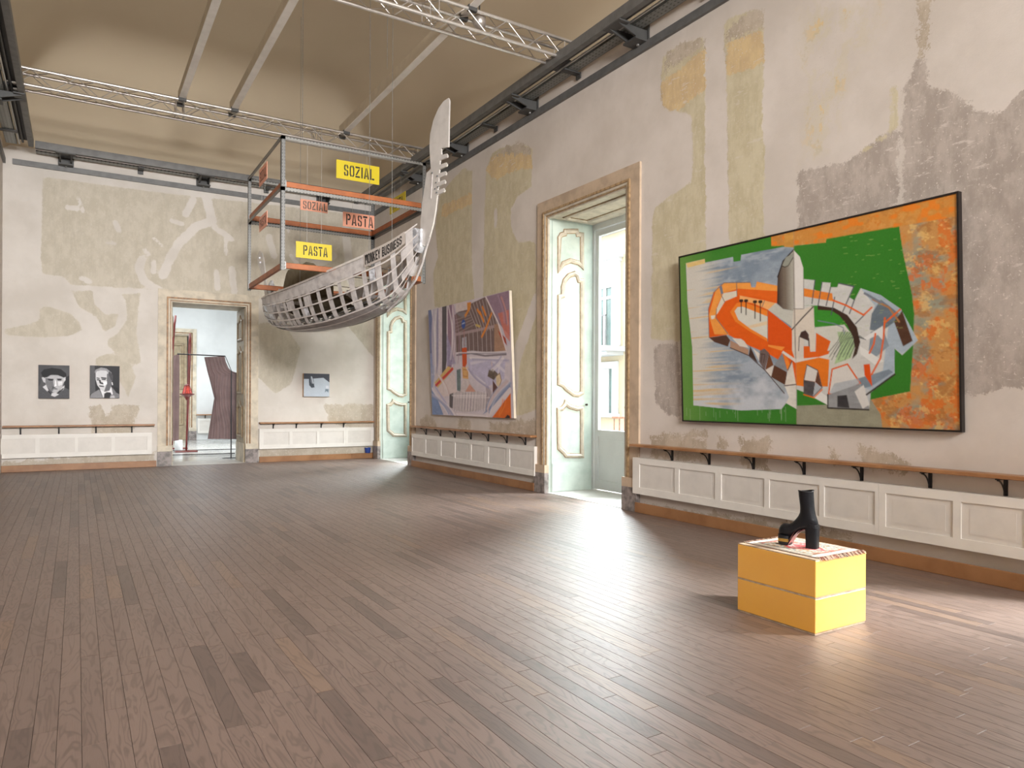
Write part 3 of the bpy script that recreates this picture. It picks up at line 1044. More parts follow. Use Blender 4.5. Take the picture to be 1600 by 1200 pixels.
# ================================================================== OBJECTS
m_galv = simple('galvanised_steel', lin(150, 150, 148), 0.45, 0.6, var=0.14, vscale=30)
m_gunmetal = simple('grey_painted_steel', lin(112, 112, 111), 0.5, 0.2, var=0.1, vscale=8)
m_anth = simple('anthracite_bracket', lin(78, 78, 77), 0.5, 0.2, var=0.08, vscale=8)
m_cond = simple('bright_conduit', lin(196, 194, 190), 0.3, 0.7, var=0.05)
m_alu = simple('truss_aluminium', lin(200, 194, 188), 0.32, 0.75, var=0.06, vscale=10)
m_lintel = simple('white_bar_paint', lin(246, 243, 238), 0.4, var=0.04)
m_barside = simple('beige_bar_side', lin(200, 187, 165), 0.6, var=0.05)


def perforated(name, base, axis, pitch=0.05, rows=2, cross=(0, 0.04)):
    """galvanised sheet with punched round holes (darker inside), along one axis"""
    m, nt, bs = nmat(name)
    g = N(nt, 'ShaderNodeNewGeometry')
    sp = N(nt, 'ShaderNodeSeparateXYZ')
    nt.links.new(g.outputs['Position'], sp.inputs[0])
    a = sp.outputs[axis]
    f = mth(nt, 'ABSOLUTE', mth(nt, 'SUBTRACT', mth(nt, 'FRACT', mth(nt, 'DIVIDE', a, pitch)), 0.5))
    h = mth(nt, 'LESS_THAN', f, 0.2)
    b = sp.outputs[cross[0]]
    f2 = mth(nt, 'ABSOLUTE', mth(nt, 'SUBTRACT', mth(nt, 'FRACT', mth(nt, 'DIVIDE', b, cross[1])), 0.5))
    h = mth(nt, 'MULTIPLY', h, mth(nt, 'LESS_THAN', f2, 0.16))
    n = noise(nt, pos(nt), 30, 3)
    col = mixc(nt, n, base, tuple(x * 0.7 for x in base))
    nt.links.new(mixc(nt, h, col, tuple(x * 0.3 for x in base)), bs.inputs['Base Color'])
    bs.inputs['Metallic'].default_value = 0.5
    bs.inputs['Roughness'].default_value = 0.45
    return m


m_tray_y = perforated('perforated_tray_y', lin(160, 162, 158), 1, 0.07, 2, (0, 0.05))
m_tray_x = perforated('perforated_tray_x', lin(160, 162, 158), 0, 0.07, 2, (1, 0.05))
m_upright = perforated('perforated_upright', lin(128, 128, 126), 2, 0.05, 1, (0, 0.035))
m_slot_x = perforated('perforated_beam_x', lin(150, 149, 145), 0, 0.05, 1, (2, 0.05))
m_slot_y = perforated('perforated_beam_y', lin(150, 149, 145), 1, 0.05, 1, (2, 0.05))


m_gapshade = simple('gap_shade_colour', lin(52, 51, 50), 0.6, 0.2)  # shade of the rail's open gap put into a dark colour


# ---------------------------------------------------------------- steel service rail along the walls
def rail(name, label, fn, a0, a1, tray, big, small, strip):
    """fn(a, out, z): a along the wall, out distance from the wall into the room"""
    r = thing(name, fn((a0 + a1) / 2, 0, 5.9), label, 'rail', 'steel service rails around the room')

    def bx(mb, p0, p1, o0, o1, z0, z1):
        A, B = fn(p0, o0, z0), fn(p1, o1, z1)
        return mb.box(A[0], B[0], A[1], B[1], A[2], B[2])
    mb = MB()
    bx(mb, a0, a1, 0.45, 0.50, 6.0, 6.13)
    bx(mb, a0, a1, 0.42, 0.45, 6.0, 6.012)
    mb.build('steel_beam', m_gunmetal, r)
    mb = MB()
    bx(mb, a0, a1, 0.08, 0.25, 6.01, 6.016)
    bx(mb, a0, a1, 0.244, 0.25, 6.01, 6.075)
    bx(mb, a0, a1, 0.08, 0.086, 6.01, 6.075)
    mb.build('cable_tray', tray, r)
    mb = MB()
    bx(mb, a0, a1, 0.26, 0.445, 6.105, 6.125)
    mb.build('gap_shade_plate', m_gapshade, r)  # added dark plate that paints the shade between beam and tray
    MB().tube([fn(a0, 0.285, 6.03), fn(a1, 0.285, 6.03)], 0.014, 8).build('conduit', m_cond, r)
    MB().tube([fn(a0, 0.335, 6.07), fn(a1, 0.335, 6.07)], 0.02, 8).build('conduit', m_anth, r)
    if strip:
        mb = MB()
        bx(mb, strip[0], strip[1], -0.005, 0.045, 5.765, 5.865)
        mb.build('wall_strip', m_gunmetal, r)
    for a in big:
        mb = MB()
        bx(mb, a - 0.13, a + 0.13, -0.005, 0.02, 5.83, 6.12)
        for s in (-0.1, 0.08):
            P = [fn(a + s, 0.0, 5.86), fn(a + s, 0.10, 5.86), fn(a + s, 0.5, 5.985), fn(a + s, 0.5, 6.0), fn(a + s, 0.0, 6.0)]
            mb.prism(P, np.asarray(fn(a + s + 0.02, 0, 0)) - np.asarray(fn(a + s, 0, 0)))
        bx(mb, a - 0.12, a + 0.12, 0.02, 0.22, 5.85, 5.875)
        bx(mb, a - 0.16, a + 0.16, 0.36, 0.51, 5.975, 5.995)
        bo = mb.build('bracket', m_anth, r)
        MB().tube([fn(a, 0.08, 5.85), fn(a, 0.08, 5.835)], 0.018, 8).build('bolt', m_cond, bo)
    for a in small:
        mb = MB()
        bx(mb, a - 0.05, a + 0.05, 0.03, 0.30, 5.985, 6.005)
        bx(mb, a - 0.05, a + 0.05, 0.02, 0.04, 5.93, 6.01)
        mb.build('hanger', m_anth, r)
    return r


def ry(u, v):
    return float(onx(u, v, W - 0.15)[1])


rail('service_rail', 'grey steel service rail with cable tray along the top of the right wall', lambda a, o, z: (W - o, a, z), YF, D, m_tray_y,
     [ry(990, 62), ry(822, 172), ry(716, 236), ry(648, 279), ry(1230, -92)], [ry(893, 118), ry(1092, 0), ry(765, 205), ry(676, 258)], (YF, D))
bxx = lambda u, v: float(ony(u, v, D - 0.1)[0])
rail('service_rail', 'grey steel service rail along the end wall, high over the doorway', lambda a, o, z: (a, D - o, z), XL + 0.52, W - 0.52, m_tray_x,
     [bxx(103, 252), bxx(318, 284), bxx(505, 315)], [bxx(220, 266), bxx(417, 297)], (bxx(19, 260), W))
rail('service_rail', 'short visible run of grey steel service rail at the upper left edge of the room', lambda a, o, z: (XL + o, a, z), YF, D - 0.5, m_tray_y, [13.2, 9.4], [11.5, 15.0], (YF, D))

# ---------------------------------------------------------------- lighting trusses
brace_cache = {}


def truss(y0, label):
    z0, s, x0, x1 = 6.1, 0.25, XL + 0.28, 5.72
    t = thing('lighting_truss', ((x0 + x1) / 2, y0 + s / 2, z0), label, 'truss', 'aluminium trusses under the ceiling')
    ch = [(y0, z0, 0), (y0 + s, z0, 0), (y0, z0 + s, 0.16), (y0 + s, z0 + s, 0.12)]
    for y, z, e in ch:
        MB().tube([(x0 - e, y, z), (x1 + e, y, z)], 0.024, 10).build('chord', m_alu, t, smooth=False)
    P = 0.30
    n = int((x1 - x0) / P)

    def brace(p, q, r=0.0075):
        p, q = np.array(p), np.array(q)
        key = tuple(np.round(q - p, 4))
        if key not in brace_cache:
            brace_cache[key] = MB().tube([(0, 0, 0), tuple(q - p)], r, 6, cap=False).mesh('brace', m_alu)
        inst('brace', brace_cache[key], t, tuple(p - np.array(t.location)))
    sides = [(ch[0], ch[1]), (ch[0], ch[2]), (ch[1], ch[3]), (ch[2], ch[3])]
    for a, b in sides:
        for i in range(n):
            xa, xb = x0 + i * P, x0 + (i + 1) * P
            p, q = (a, b) if i % 2 == 0 else (b, a)
            brace((xa, p[0], p[1]), (xb, q[0], q[1]))
    for xx in (x0 + 0.02, x0 + 2.3, x0 + 2.42, x0 + 4.6, x0 + 4.72, x1 - 0.02):
        for a, b in sides:
            brace((xx, a[0], a[1]), (xx, b[0], b[1]))
        brace((xx, ch[0][0], ch[0][1]), (xx, ch[3][0], ch[3][1]))
    for xe in (x0 - 0.02, x1 + 0.02):
        MB().box(xe - 0.05, xe + 0.05, y0 - 0.03, y0 + s + 0.03, z0 - 0.06, z0 - 0.02).build('end_clamp', m_anth, t)
    return t


truss(12.95, 'aluminium lattice truss crossing the ceiling behind the hanging rack and boat')
truss(8.0, 'aluminium lattice truss nearest the viewer at the top edge, in front of the boat')

# white bars lying on the trusses
for x, y1, lab in ((1.47, 13.2, 'long white ceiling bar across the trusses, leftmost of the three bars'), (2.29, 13.2, 'long white ceiling bar across the trusses, middle one of the three bars'),
                   (4.26, 13.25, 'long white ceiling bar across the trusses, the one nearest the right wall and the boat')):
    t = thing('ceiling_bar', (x, 9, 6.4), lab, 'bar', 'white bars laid across the trusses')
    MB().box(x - 0.04, x + 0.04, 2.0, y1, 6.39, 6.57).build('body', m_barside, t)
    MB().box(x - 0.05, x + 0.05, 2.02, y1 - 0.02, 6.372, 6.389).build('underside_strip', m_lintel, t)
    for yy in (12.95, 13.2, 8.0, 8.25):
        cb = MB().box(x - 0.06, x + 0.06, yy - 0.03, yy + 0.03, 6.325, 6.395)
        cb.build('clamp', m_anth, t)
t = thing('motor_hoist', onx(733, 24, 4.36), 'small round grey hoist fitting clamped on the nearest truss beside the right bar', 'hoist')
hx, hy, hz = 4.43, 8.12, 6.30
t.location = (hx, hy, hz)
MB().lathe([(0, hz - 0.09), (0.05, hz - 0.085), (0.085, hz - 0.04), (0.085, hz + 0.05), (0.05, hz + 0.09), (0, hz + 0.1)], hx, hy, 16).build('housing', m_alu, t, smooth=True)
MB().tube([(hx, hy, hz + 0.08), (hx, hy, 8.0)], 0.012, 8).build('hanging_rod', m_gunmetal, t)

# ---------------------------------------------------------------- hanging rack of slotted angle and orange beams
m_orange = simple('orange_beam_paint', lin(172, 98, 50), 0.5, var=0.12, vscale=6)
RX0, RX1, RY0, RY1 = 2.59, 4.95, 10.9, 13.35
ZB, ZM, ZT = 3.36, 4.58, 5.34
rack = thing('hanging_rack', ((RX0 + RX1) / 2, (RY0 + RY1) / 2, ZB), 'open cuboid rack of galvanised uprights and orange beams hanging around the boat', 'rack')
for x, y in ((RX0, RY0), (RX1, RY0), (RX0, RY1), (RX1, RY1)):
    sx, sy = (1 if x == RX0 else -1), (1 if y == RY0 else -1)
    mb = MB().box(x, x + sx * 0.06, y, y + sy * 0.005, ZB - 0.03, ZT).box(x, x + sx * 0.005, y, y + sy * 0.06, ZB - 0.03, ZT)
    mb.build('upright', m_upright, rack)
for z, top in ((ZT, 1), (ZM, 0), (ZB, 0)):
    for y in (RY0, RY1):
        s = 1 if y == RY0 else -1
        if top:
            MB().box(RX0, RX1, y, y + s * 0.005, z - 0.05, z).box(RX0, RX1, y, y + s * 0.05, z - 0.005, z).build('top_angle', m_slot_x, rack)
        else:
            b = MB().cbox(RX0 + 0.06, RX1 - 0.06, y + s * 0.012, y + s * 0.06, z, z + 0.085, 0.006).build('beam', m_orange, rack)
            if z == ZM:
                MB().box(RX0, RX1, y, y + s * 0.005, z - 0.06, z - 0.002).box(RX0, RX1, y, y + s * 0.05, z - 0.006, z - 0.002).build('angle', m_slot_x, rack)
            for e in (RX0 + 0.06, RX1 - 0.06):
                MB().box(e - 0.02, e + 0.02, y + s * 0.004, y + s * 0.012, z - 0.01, z + 0.10).build('end_plate', m_galv, b)
    for x in (RX0, RX1):
        s = 1 if x == RX0 else -1
        if top:
            MB().box(x, x + s * 0.005, RY0, RY1, z - 0.05, z).box(x, x + s * 0.05, RY0, RY1, z - 0.005, z).build('top_angle', m_slot_y, rack)
        else:
            b = MB().cbox(x + s * 0.012, x + s * 0.06, RY0 + 0.06, RY1 - 0.06, z, z + 0.085, 0.006).build('beam', m_orange, rack)
            if z == ZM:
                MB().box(x, x + s * 0.005, RY0, RY1, z - 0.06, z - 0.002).box(x, x + s * 0.05, RY0, RY1, z - 0.006, z - 0.002).build('angle', m_slot_y, rack)
            for e in (RY0 + 0.06, RY1 - 0.06):
                MB().box(x + s * 0.004, x + s * 0.012, e - 0.02, e + 0.02, z - 0.01, z + 0.10).build('end_plate', m_galv, b)

# ---------------------------------------------------------------- stencil lettering
GL = {
    'P': (0.8, [[(0, 0), (.27, 0), (.27, 1), (0, 1)], [(.36, 1), (.76, 1), (1, .85), (1, .58), (.76, .43), (.36, .43), (.36, .57), (.66, .57), (.74, .65), (.74, .79), (.66, .86), (.36, .86)]]),
    'A': (0.9, [[(0, 0), (.27, 0), (.46, .93), (.46, 1), (.34, 1)], [(1, 0), (.73, 0), (.54, .93), (.54, 1), (.66, 1)], [(.36, .2), (.64, .2), (.6, .34), (.4, .34)]]),
    'S': (0.8, [[(.56, 1), (.8, 1), (.96, .86), (.96, .68), (.70, .68), (.70, .8), (.66, .86), (.56, .86)], [(.44, 1), (.2, 1), (.04, .86), (.04, .6), (.2, .48), (.44, .42), (.44, .57), (.3, .65), (.3, .82), (.36, .86), (.44, .86)],
                [(.44, 0), (.2, 0), (.04, .14), (.04, .32), (.30, .32), (.30, .2), (.34, .14), (.44, .14)], [(.56, 0), (.8, 0), (.96, .14), (.96, .4), (.8, .52), (.56, .58), (.56, .43), (.7, .35), (.7, .18), (.64, .14), (.56, .14)]]),
    'T': (0.8, [[(0, .84), (1, .84), (1, 1), (0, 1)], [(.36, 0), (.64, 0), (.64, .77), (.36, .77)]]),
    'O': (0.8, [[(.44, 1), (.2, 1), (0, .82), (0, .18), (.2, 0), (.44, 0), (.44, .15), (.32, .15), (.27, .24), (.27, .76), (.32, .85), (.44, .85)], [(.56, 1), (.8, 1), (1, .82), (1, .18), (.8, 0), (.56, 0), (.56, .15), (.68, .15), (.73, .24), (.73, .76), (.68, .85), (.56, .85)]]),
    'Z': (0.8, [[(0, .85), (1, .85), (1, 1), (0, 1)], [(.68, .79), (1, .79), (.32, .21), (0, .21)], [(0, 0), (1, 0), (1, .15), (0, .15)]]),
    'I': (0.3, [[(.1, 0), (.9, 0), (.9, 1), (.1, 1)]]),
    'L': (0.75, [[(0, 0), (.32, 0), (.32, 1), (0, 1)], [(.42, 0), (1, 0), (1, .16), (.42, .16)]]),
    'M': (1.05, [[(0, 0), (.22, 0), (.22, 1), (0, 1)], [(.78, 0), (1, 0), (1, 1), (.78, 1)], [(.27, 1), (.42, 1), (.5, .74), (.58, 1), (.73, 1), (.57, .38), (.43, .38)]]),
    'N': (0.85, [[(0, 0), (.24, 0), (.24, 1), (0, 1)], [(.76, 0), (1, 0), (1, 1), (.76, 1)], [(.29, 1), (.45, 1), (.71, 0), (.55, 0)]]),
    'K': (0.85, [[(0, 0), (.27, 0), (.27, 1), (0, 1)], [(.36, .54), (.70, 1), (1, 1), (.58, .52)], [(.36, .46), (.58, .48), (1, 0), (.70, 0)]]),
    'E': (0.7, [[(0, 0), (.32, 0), (.32, 1), (0, 1)], [(.42, .85), (1, .85), (1, 1), (.42, 1)], [(.42, .43), (.9, .43), (.9, .58), (.42, .58)], [(.42, 0), (1, 0), (1, .15), (.42, .15)]]),
    'Y': (0.85, [[(0, 1), (.28, 1), (.47, .56), (.47, .42), (.36, .42)], [(1, 1), (.72, 1), (.53, .56), (.53, .42), (.64, .42)], [(.36, 0), (.64, 0), (.64, .36), (.36, .36)]]),
    'B': (0.8, [[(0, 0), (.27, 0), (.27, 1), (0, 1)], [(.36, 1), (.74, 1), (.94, .87), (.94, .66), (.82, .54), (.36, .54), (.36, .66), (.62, .66), (.68, .72), (.68, .81), (.62, .86), (.36, .86)],
                [(.36, .46), (.84, .46), (1, .34), (1, .14), (.78, 0), (.36, 0), (.36, .14), (.64, .14), (.73, .2), (.73, .28), (.64, .34), (.36, .34)]]),
    'U': (0.8, [[(0, 1), (.27, 1), (.27, .24), (.32, .15), (.44, .15), (.44, 0), (.2, 0), (0, .18)], [(1, 1), (.73, 1), (.73, .24), (.68, .15), (.56, .15), (.56, 0), (.8, 0), (1, .18)]]),
}


def text_polys(s, gap=0.2, asp=0.62):
    """polygons of a word in a unit box (x 0..1, y 0..1)"""
    x, out = 0.0, []
    for c in s:
        if c == ' ':
            x += 0.34
            continue
        w, ps = GL[c]
        w *= asp
        out.append([[(x + px_ * w, py_) for px_, py_ in pl] for pl in ps])
        x += w + gap * asp
    x -= gap * asp
    return [[[(a / x, b) for a, b in pl] for pl in l] for l in out]


m_ink = simple('black_stencil_ink', lin(24, 22, 20), 0.6, var=0.1)
m_inkgrey = simple('grey_stencil_ink', lin(120, 108, 98), 0.6, var=0.15, vscale=20)
m_inkbrown = simple('brown_stencil_ink', lin(110, 62, 46), 0.6, var=0.15, vscale=20)
m_yel = simple('yellow_sign', lin(200, 179, 8), 0.45, var=0.02)
m_sal = simple('salmon_sign', lin(244, 172, 144), 0.5, var=0.03)


def sign(word, axis, c, a0, a1, z0, z1, mat, ink, label, tx=(0.17, 0.88), tz=(0.2, 0.8), drop=True):
    """axis 1: on y=c facing -y, a = x to the right; axis 0: on x=c facing -x, a = y running away from the viewer (text starts at the far end)"""
    t = thing('hanging_sign', (((a0 + a1) / 2, c, z0) if axis == 1 else (c, (a0 + a1) / 2, z0)), label, 'sign', 'stencilled signs hanging in the rack')

    def P(s, q, h):
        a = a0 + s * (a1 - a0) if axis == 1 else a1 - s * (a1 - a0)
        z = z0 + q * (z1 - z0)
        return (a, c - h, z) if axis == 1 else (c - h, a, z)
    b = MB().prism([P(0, 0, 0), P(1, 0, 0), P(1, 1, 0), P(0, 1, 0)], np.array(P(0, 0, -0.008)) - np.array(P(0, 0, 0))).build('board', mat, t)
    nr = np.array(P(0, 0, 0.0015)) - np.array(P(0, 0, 0))
    for l in text_polys(word):
        mb = MB()
        for pl in l:
            mb.prism([P(tx[0] + x * (tx[1] - tx[0]), tz[0] + y * (tz[1] - tz[0]), 0) for x, y in pl], nr)
        mb.build('letter', ink, b)
    for s in (0.3, 0.7):
        p = np.array(P(s, 1, -0.004))
        MB().tube([tuple(p), (p[0], p[1], (ZT - 0.01) if z1 < ZT else 6.1)], 0.0022, 5).build('wire', m_cond, t)
    return t


YS = RY0 + 0.03
sign('SOZIAL', 1, YS, 3.438, 4.143, 4.85, 5.14, m_yel, m_ink, 'yellow sign stencilled SOZIAL in the upper front of the rack')
sign('PASTA', 1, YS, 2.822, 3.373, 3.545, 3.79, m_yel, m_ink, 'yellow sign stencilled PASTA just above the dark chair in the boat', tx=(0.2, 0.88))
sign('PASTA', 1, 13.25, 4.30, 4.926, 4.69, 4.965, m_sal, m_ink, 'salmon sign stencilled PASTA in bold black at the back right of the rack', tx=(0.1, 0.96), tz=(0.12, 0.88))
sign('SOZIAL', 1, 13.25, 3.492, 4.005, 4.885, 5.088, m_sal, m_inkgrey, 'salmon sign with faint grey SOZIAL lettering at the back of the rack', tx=(0.1, 0.98), tz=(0.14, 0.86))
sign('SOZIAL', 0, RX0 + 0.02, 11.94, 12.51, 4.965, 5.25, m_sal, m_inkbrown, 'salmon sign stencilled SOZIAL on the left side of the rack, the upper one', tx=(0.1, 0.92))
sign('PASTA', 0, RX0 + 0.02, 11.92, 12.495, 4.205, 4.445, m_sal, m_inkbrown, 'salmon sign stencilled PASTA on the left side of the rack, the lower one', tx=(0.1, 0.9))
sign('PASTA', 0, RX1 - 0.05, 11.66, 12.385, 4.795, 5.055, m_yel, m_ink, 'yellow sign stencilled PASTA on the rack side facing the right wall, cut by a beam', tx=(0.2, 0.86))

# ---------------------------------------------------------------- boat made of metal strips
m_strip = simple('dull_zinc_strip', lin(206, 201, 198), 0.45, 0.2, var=0.08, vscale=9, col2=lin(180, 174, 172))
m_stringer = simple('warm_zinc_stringer', lin(220, 213, 208), 0.4, 0.2, var=0.06, vscale=9)
m_strip2 = simple('pale_zinc_plate', lin(224, 226, 232), 0.35, 0.25, var=0.16, vscale=14, col2=lin(158, 158, 162))
m_bottom = simple('grey_sheet_bottom', lin(172, 166, 164), 0.5, 0.2, var=0.12, vscale=8)
m_iron_blade = simple('brushed_bow_iron', lin(210, 205, 200), 0.4, 0.2, var=0.06, vscale=6)
SB, AD, LB = np.array((2.99, 13.9)), np.array((0.2523, -0.9677)), 4.755
AN = np.array((-0.9677, -0.2523))
TT = [0, .05, .1, .2, .35, .5, .6, .7, .8, .9, 1.0]
BW_ = [.05, .16, .27, .42, .49, .50, .47, .42, .33, .20, .03]
ZG = [3.33, 3.25, 3.23, 3.22, 3.24, 3.30, 3.37, 3.45, 3.55, 3.69, 3.94]
ZK = [3.20, 2.89, 2.74, 2.61, 2.55, 2.555, 2.585, 2.65, 2.745, 2.945, 3.50]


def spl(t, ys):
    """smooth interpolation through the stations"""
    t = min(max(t, 0), 1)
    for i in range(len(TT) - 1):
        if t <= TT[i + 1] + 1e-9:
            break

    def m(j):
        if j <= 0:
            return (ys[1] - ys[0]) / (TT[1] - TT[0])
        if j >= len(TT) - 1:
            return (ys[-1] - ys[-2]) / (TT[-1] - TT[-2])
        return (ys[j + 1] - ys[j - 1]) / (TT[j + 1] - TT[j - 1])
    h = TT[i + 1] - TT[i]
    s = (t - TT[i]) / h
    return (2 * s ** 3 - 3 * s ** 2 + 1) * ys[i] + (s ** 3 - 2 * s ** 2 + s) * h * m(i) + (-2 * s ** 3 + 3 * s ** 2) * ys[i + 1] + (s ** 3 - s ** 2) * h * m(i + 1)


def hull(t, w, side, inn=0.0):
    """w 0 gunwale .. 0.66 chine .. 1 keel line; side +1 towards the viewer's left"""
    b, zg, zk = max(spl(t, BW_), 0.02), spl(t, ZG), spl(t, ZK)
    zc = zk + 0.07 * min(1, b / 0.3)
    c = 0.58 * b
    if w <= 0.66:
        q = w / 0.66
        l = b + (c - b) * (max(q, 0) ** 1.7)
        z = zg + (zc - zg) * (1 - (1 - q) ** 1.15)
    else:
        q = (w - 0.66) / 0.34
        l = c * (1 - q)
        z = zc + (zk - zc) * (1 - (1 - q) ** 2)
    l = max(l - inn, 0.0)
    p = SB + AD * (LB * t) + AN * (l * side)
    return np.array((p[0], p[1], z + inn * (0.3 if w < 0.66 else 1.0)))


boat = thing('boat_sculpture', (SB[0] + AD[0] * LB / 2, SB[1] + AD[1] * LB / 2, 2.64), 'hanging gondola skeleton of grey metal strips with a tall toothed bow iron', 'boat')


def ribbon(t0, t1, w0, w1, side, inn, nt, nw, th=0.004):
    P = [[hull(t0 + (t1 - t0) * i / nt, w0 + (w1 - w0) * j / nw, side, inn) for j in range(nw + 1)] for i in range(nt + 1)]
    Q = [[hull(t0 + (t1 - t0) * i / nt, w0 + (w1 - w0) * j / nw, side, inn + th) for j in range(nw + 1)] for i in range(nt + 1)]
    return MB().grid(P).grid(Q)


# ribs: U-shaped flat strips
NR = 17
RT = [0.055 + i * (0.90 / (NR - 1)) for i in range(NR)]
for i, t in enumerate(RT):
    dt = 0.0085 if i % 2 else 0.0115
    mb = MB()
    for sd in (1, -1):
        r = ribbon(t - dt, t + dt, 0.0, 1.0, sd, 0.012, 1, 18)
        mb.add(r.v, r.f)
        # upstanding flange so that the rib reads as an angle
        P = [[hull(t - dt, k / 18, sd, e) for e in (0.014, 0.045)] for k in range(19)]
        mb.grid(P)
    mb.build('rib', m_strip, boat)
# stringers running the length of the hull
for sd in (1, -1):
    for w, hw, nm in ((0.012, 0.014, 'gunwale'), (0.20, 0.010, 'stringer'), (0.36, 0.010, 'stringer'), (0.51, 0.010, 'stringer'), (0.655, 0.012, 'chine_strip'), (0.80, 0.012, 'bottom_strip')):
        r = ribbon(0.012, 0.985, max(w - hw, 0), w + hw, sd, -0.008, 46, 2, 0.006)
        r.build(nm, m_stringer, boat)
# sheet infill between the gunwale and the first stringer, one plate per bay
rp = random.Random(5)
for sd in (1, -1):
    for i in range(NR - 1):
        t0, t1 = RT[i] + 0.004, RT[i + 1] - 0.004
        if i < 13:
            ribbon(t0, t1, 0.03, 0.18, sd, 0.009, 3, 3).build('side_plate', m_strip, boat)
        if i < 3:
            ribbon(t0, t1, 0.22, 0.34, sd, 0.010, 3, 4).build('side_plate', m_strip2 if i % 2 else m_strip, boat)
            ribbon(t0, t1, 0.38, 0.49, sd, 0.010, 3, 4).build('side_plate', m_strip if i % 2 else m_strip2, boat)
        # narrower infill boards set at random in the lower bays
        for wa, wb in ((0.21, 0.35), (0.37, 0.50), (0.52, 0.645)):
            if i >= 3 and rp.random() < (0.16 if sd == 1 else 0.4):
                f0 = rp.random() * 0.5
                f1 = f0 + 0.35 + rp.random() * 0.3
                ribbon(t0 + (t1 - t0) * f0, t0 + (t1 - t0) * min(f1, 1), wa, wb, sd, 0.013, 2, 3).build('infill_strip', m_strip2 if rp.random() < 0.45 else m_strip, boat)
        if i in (12, 13, 14, 15) and sd == -1:
            ribbon(t0, t1, 0.03, 0.32, sd, 0.010, 3, 4).build('side_plate', m_strip2, boat)
for sd in (1, -1):
    ribbon(0.012, 0.05, 0.03, 0.64, sd, 0.008, 3, 8).build('stern_plate', m_strip2, boat)
    ribbon(0.3, 0.80, 0.675, 1.0, sd, 0.004, 24, 4).build('bottom_sheet', m_bottom, boat)
    ribbon(0.09, 0.29, 0.82, 1.0, sd, 0.004, 10, 3).build('bottom_sheet', m_bottom, boat)
# cross bars and flat floor slats inside
for i in range(2, NR - 2, 2):
    t = RT[i]
    MB().bar(hull(t, 0.03, 1, 0.02), hull(t, 0.03, -1, 0.02), 0.035, 0.006).build('cross_bar', m_strip, boat)
for k in range(4):
    l = -0.18 + k * 0.12
    P = []
    for i in range(13):
        t = 0.2 + 0.62 * i / 12
        p = SB + AD * (LB * t)
        z = spl(t, ZK) + 0.17
        P.append([(*(p + AN * (l - 0.035)), z), (*(p + AN * (l + 0.035)), z)])
    MB().grid(P).build('floor_slat', m_strip2, boat)


def bplane(u, v, off=0.0):
    """vertical plane through the boat's axis"""
    n = np.array((AN[0], AN[1], 0.0))
    p0 = np.array((SB[0], SB[1], 0)) + n * off
    d = ray(u, v)
    return _C + d * (((p0 - _C) @ n) / (d @ n))


# bow iron
blade = [(657, 382), (657, 345), (660, 315), (666.5, 270), (673, 264), (672, 250), (671, 230), (672, 210), (677, 188), (685, 169), (693, 158), (700.5, 153), (702, 157), (701, 190), (700.5, 229.5), (694, 230.5), (689, 231.5), (689.5, 241)]
teeth = [(243, 698.6), (257, 697.7), (270.6, 696.5), (284, 695), (297, 694)]
for k, (v, u) in enumerate(teeth):
    r = 687.6 - k * 1.0
    blade += [(r, v + 0.5), (u - 1, v - 3.2), (u + 0.6, v + 0.5), (u - 0.5, v + 3.0), (r - 0.2, v + 7.5)]
blade += [(683, 305), (680, 330), (676.6, 350), (671, 370.5), (663, 384)]
bi = MB().prism([bplane(u, v, 0.012) for u, v in blade], np.array((AN[0], AN[1], 0)) * -0.024).build('bow_iron', m_iron_blade, boat)
for u, v in ((683, 275), (681, 285), (679.5, 295), (684, 292), (675, 270), (682, 301)):
    a, b = bplane(u, v, 0.012), bplane(u, v, 0.022)
    MB().tube([a, b], 0.012, 8).build('rivet', m_anth, bi)
MB().prism([bplane(u, v, 0.02) for u, v in ((671, 309), (673.5, 272), (675.5, 272), (673, 310))], np.array((AN[0], AN[1], 0)) * -0.01).build('cover_strip', m_strip, bi)
# stem strip from the keel up to the iron, bulkhead behind it
st = [bplane(u, v) for u, v in ((606, 486), (634, 459), (650, 437), (660, 412), (666, 388), (672, 370))]
MB().tube(st, 0.016, 6).build('stem', m_strip, boat)
MB().prism([bplane(u, v, 0.05) for u, v in ((637, 372), (640, 358), (648, 356), (652, 364), (657, 357), (656, 385), (651, 394), (640, 386))], np.array((AN[0], AN[1], 0)) * -0.1).build('bow_bulkhead', m_strip2, boat)
# stern iron: pierced tall finial
sp_ = [(415, 470), (412.5, 455), (412, 440), (407, 424), (402.5, 412), (402, 401), (405, 392), (408.5, 395), (411.5, 405), (412.5, 414), (414, 426), (415, 440), (417, 455), (419, 468)]
si = MB().prism([bplane(u, v, 0.012) for u, v in sp_], np.array((AN[0], AN[1], 0)) * -0.024).build('stern_iron', m_iron_blade, boat)
MB().prism([bplane(u, v, 0.03) for u, v in ((418, 461), (419, 444), (423, 438), (425, 446), (437, 452), (432, 458), (424, 452), (422, 462))], np.array((AN[0], AN[1], 0)) * -0.05).build('stern_cheek', m_strip2, boat)
for u, v in ((406, 403), (407, 410)):
    MB().tube([bplane(u, v, 0.012), bplane(u, v, 0.02)], 0.018, 8).build('disc', m_strip2, si)
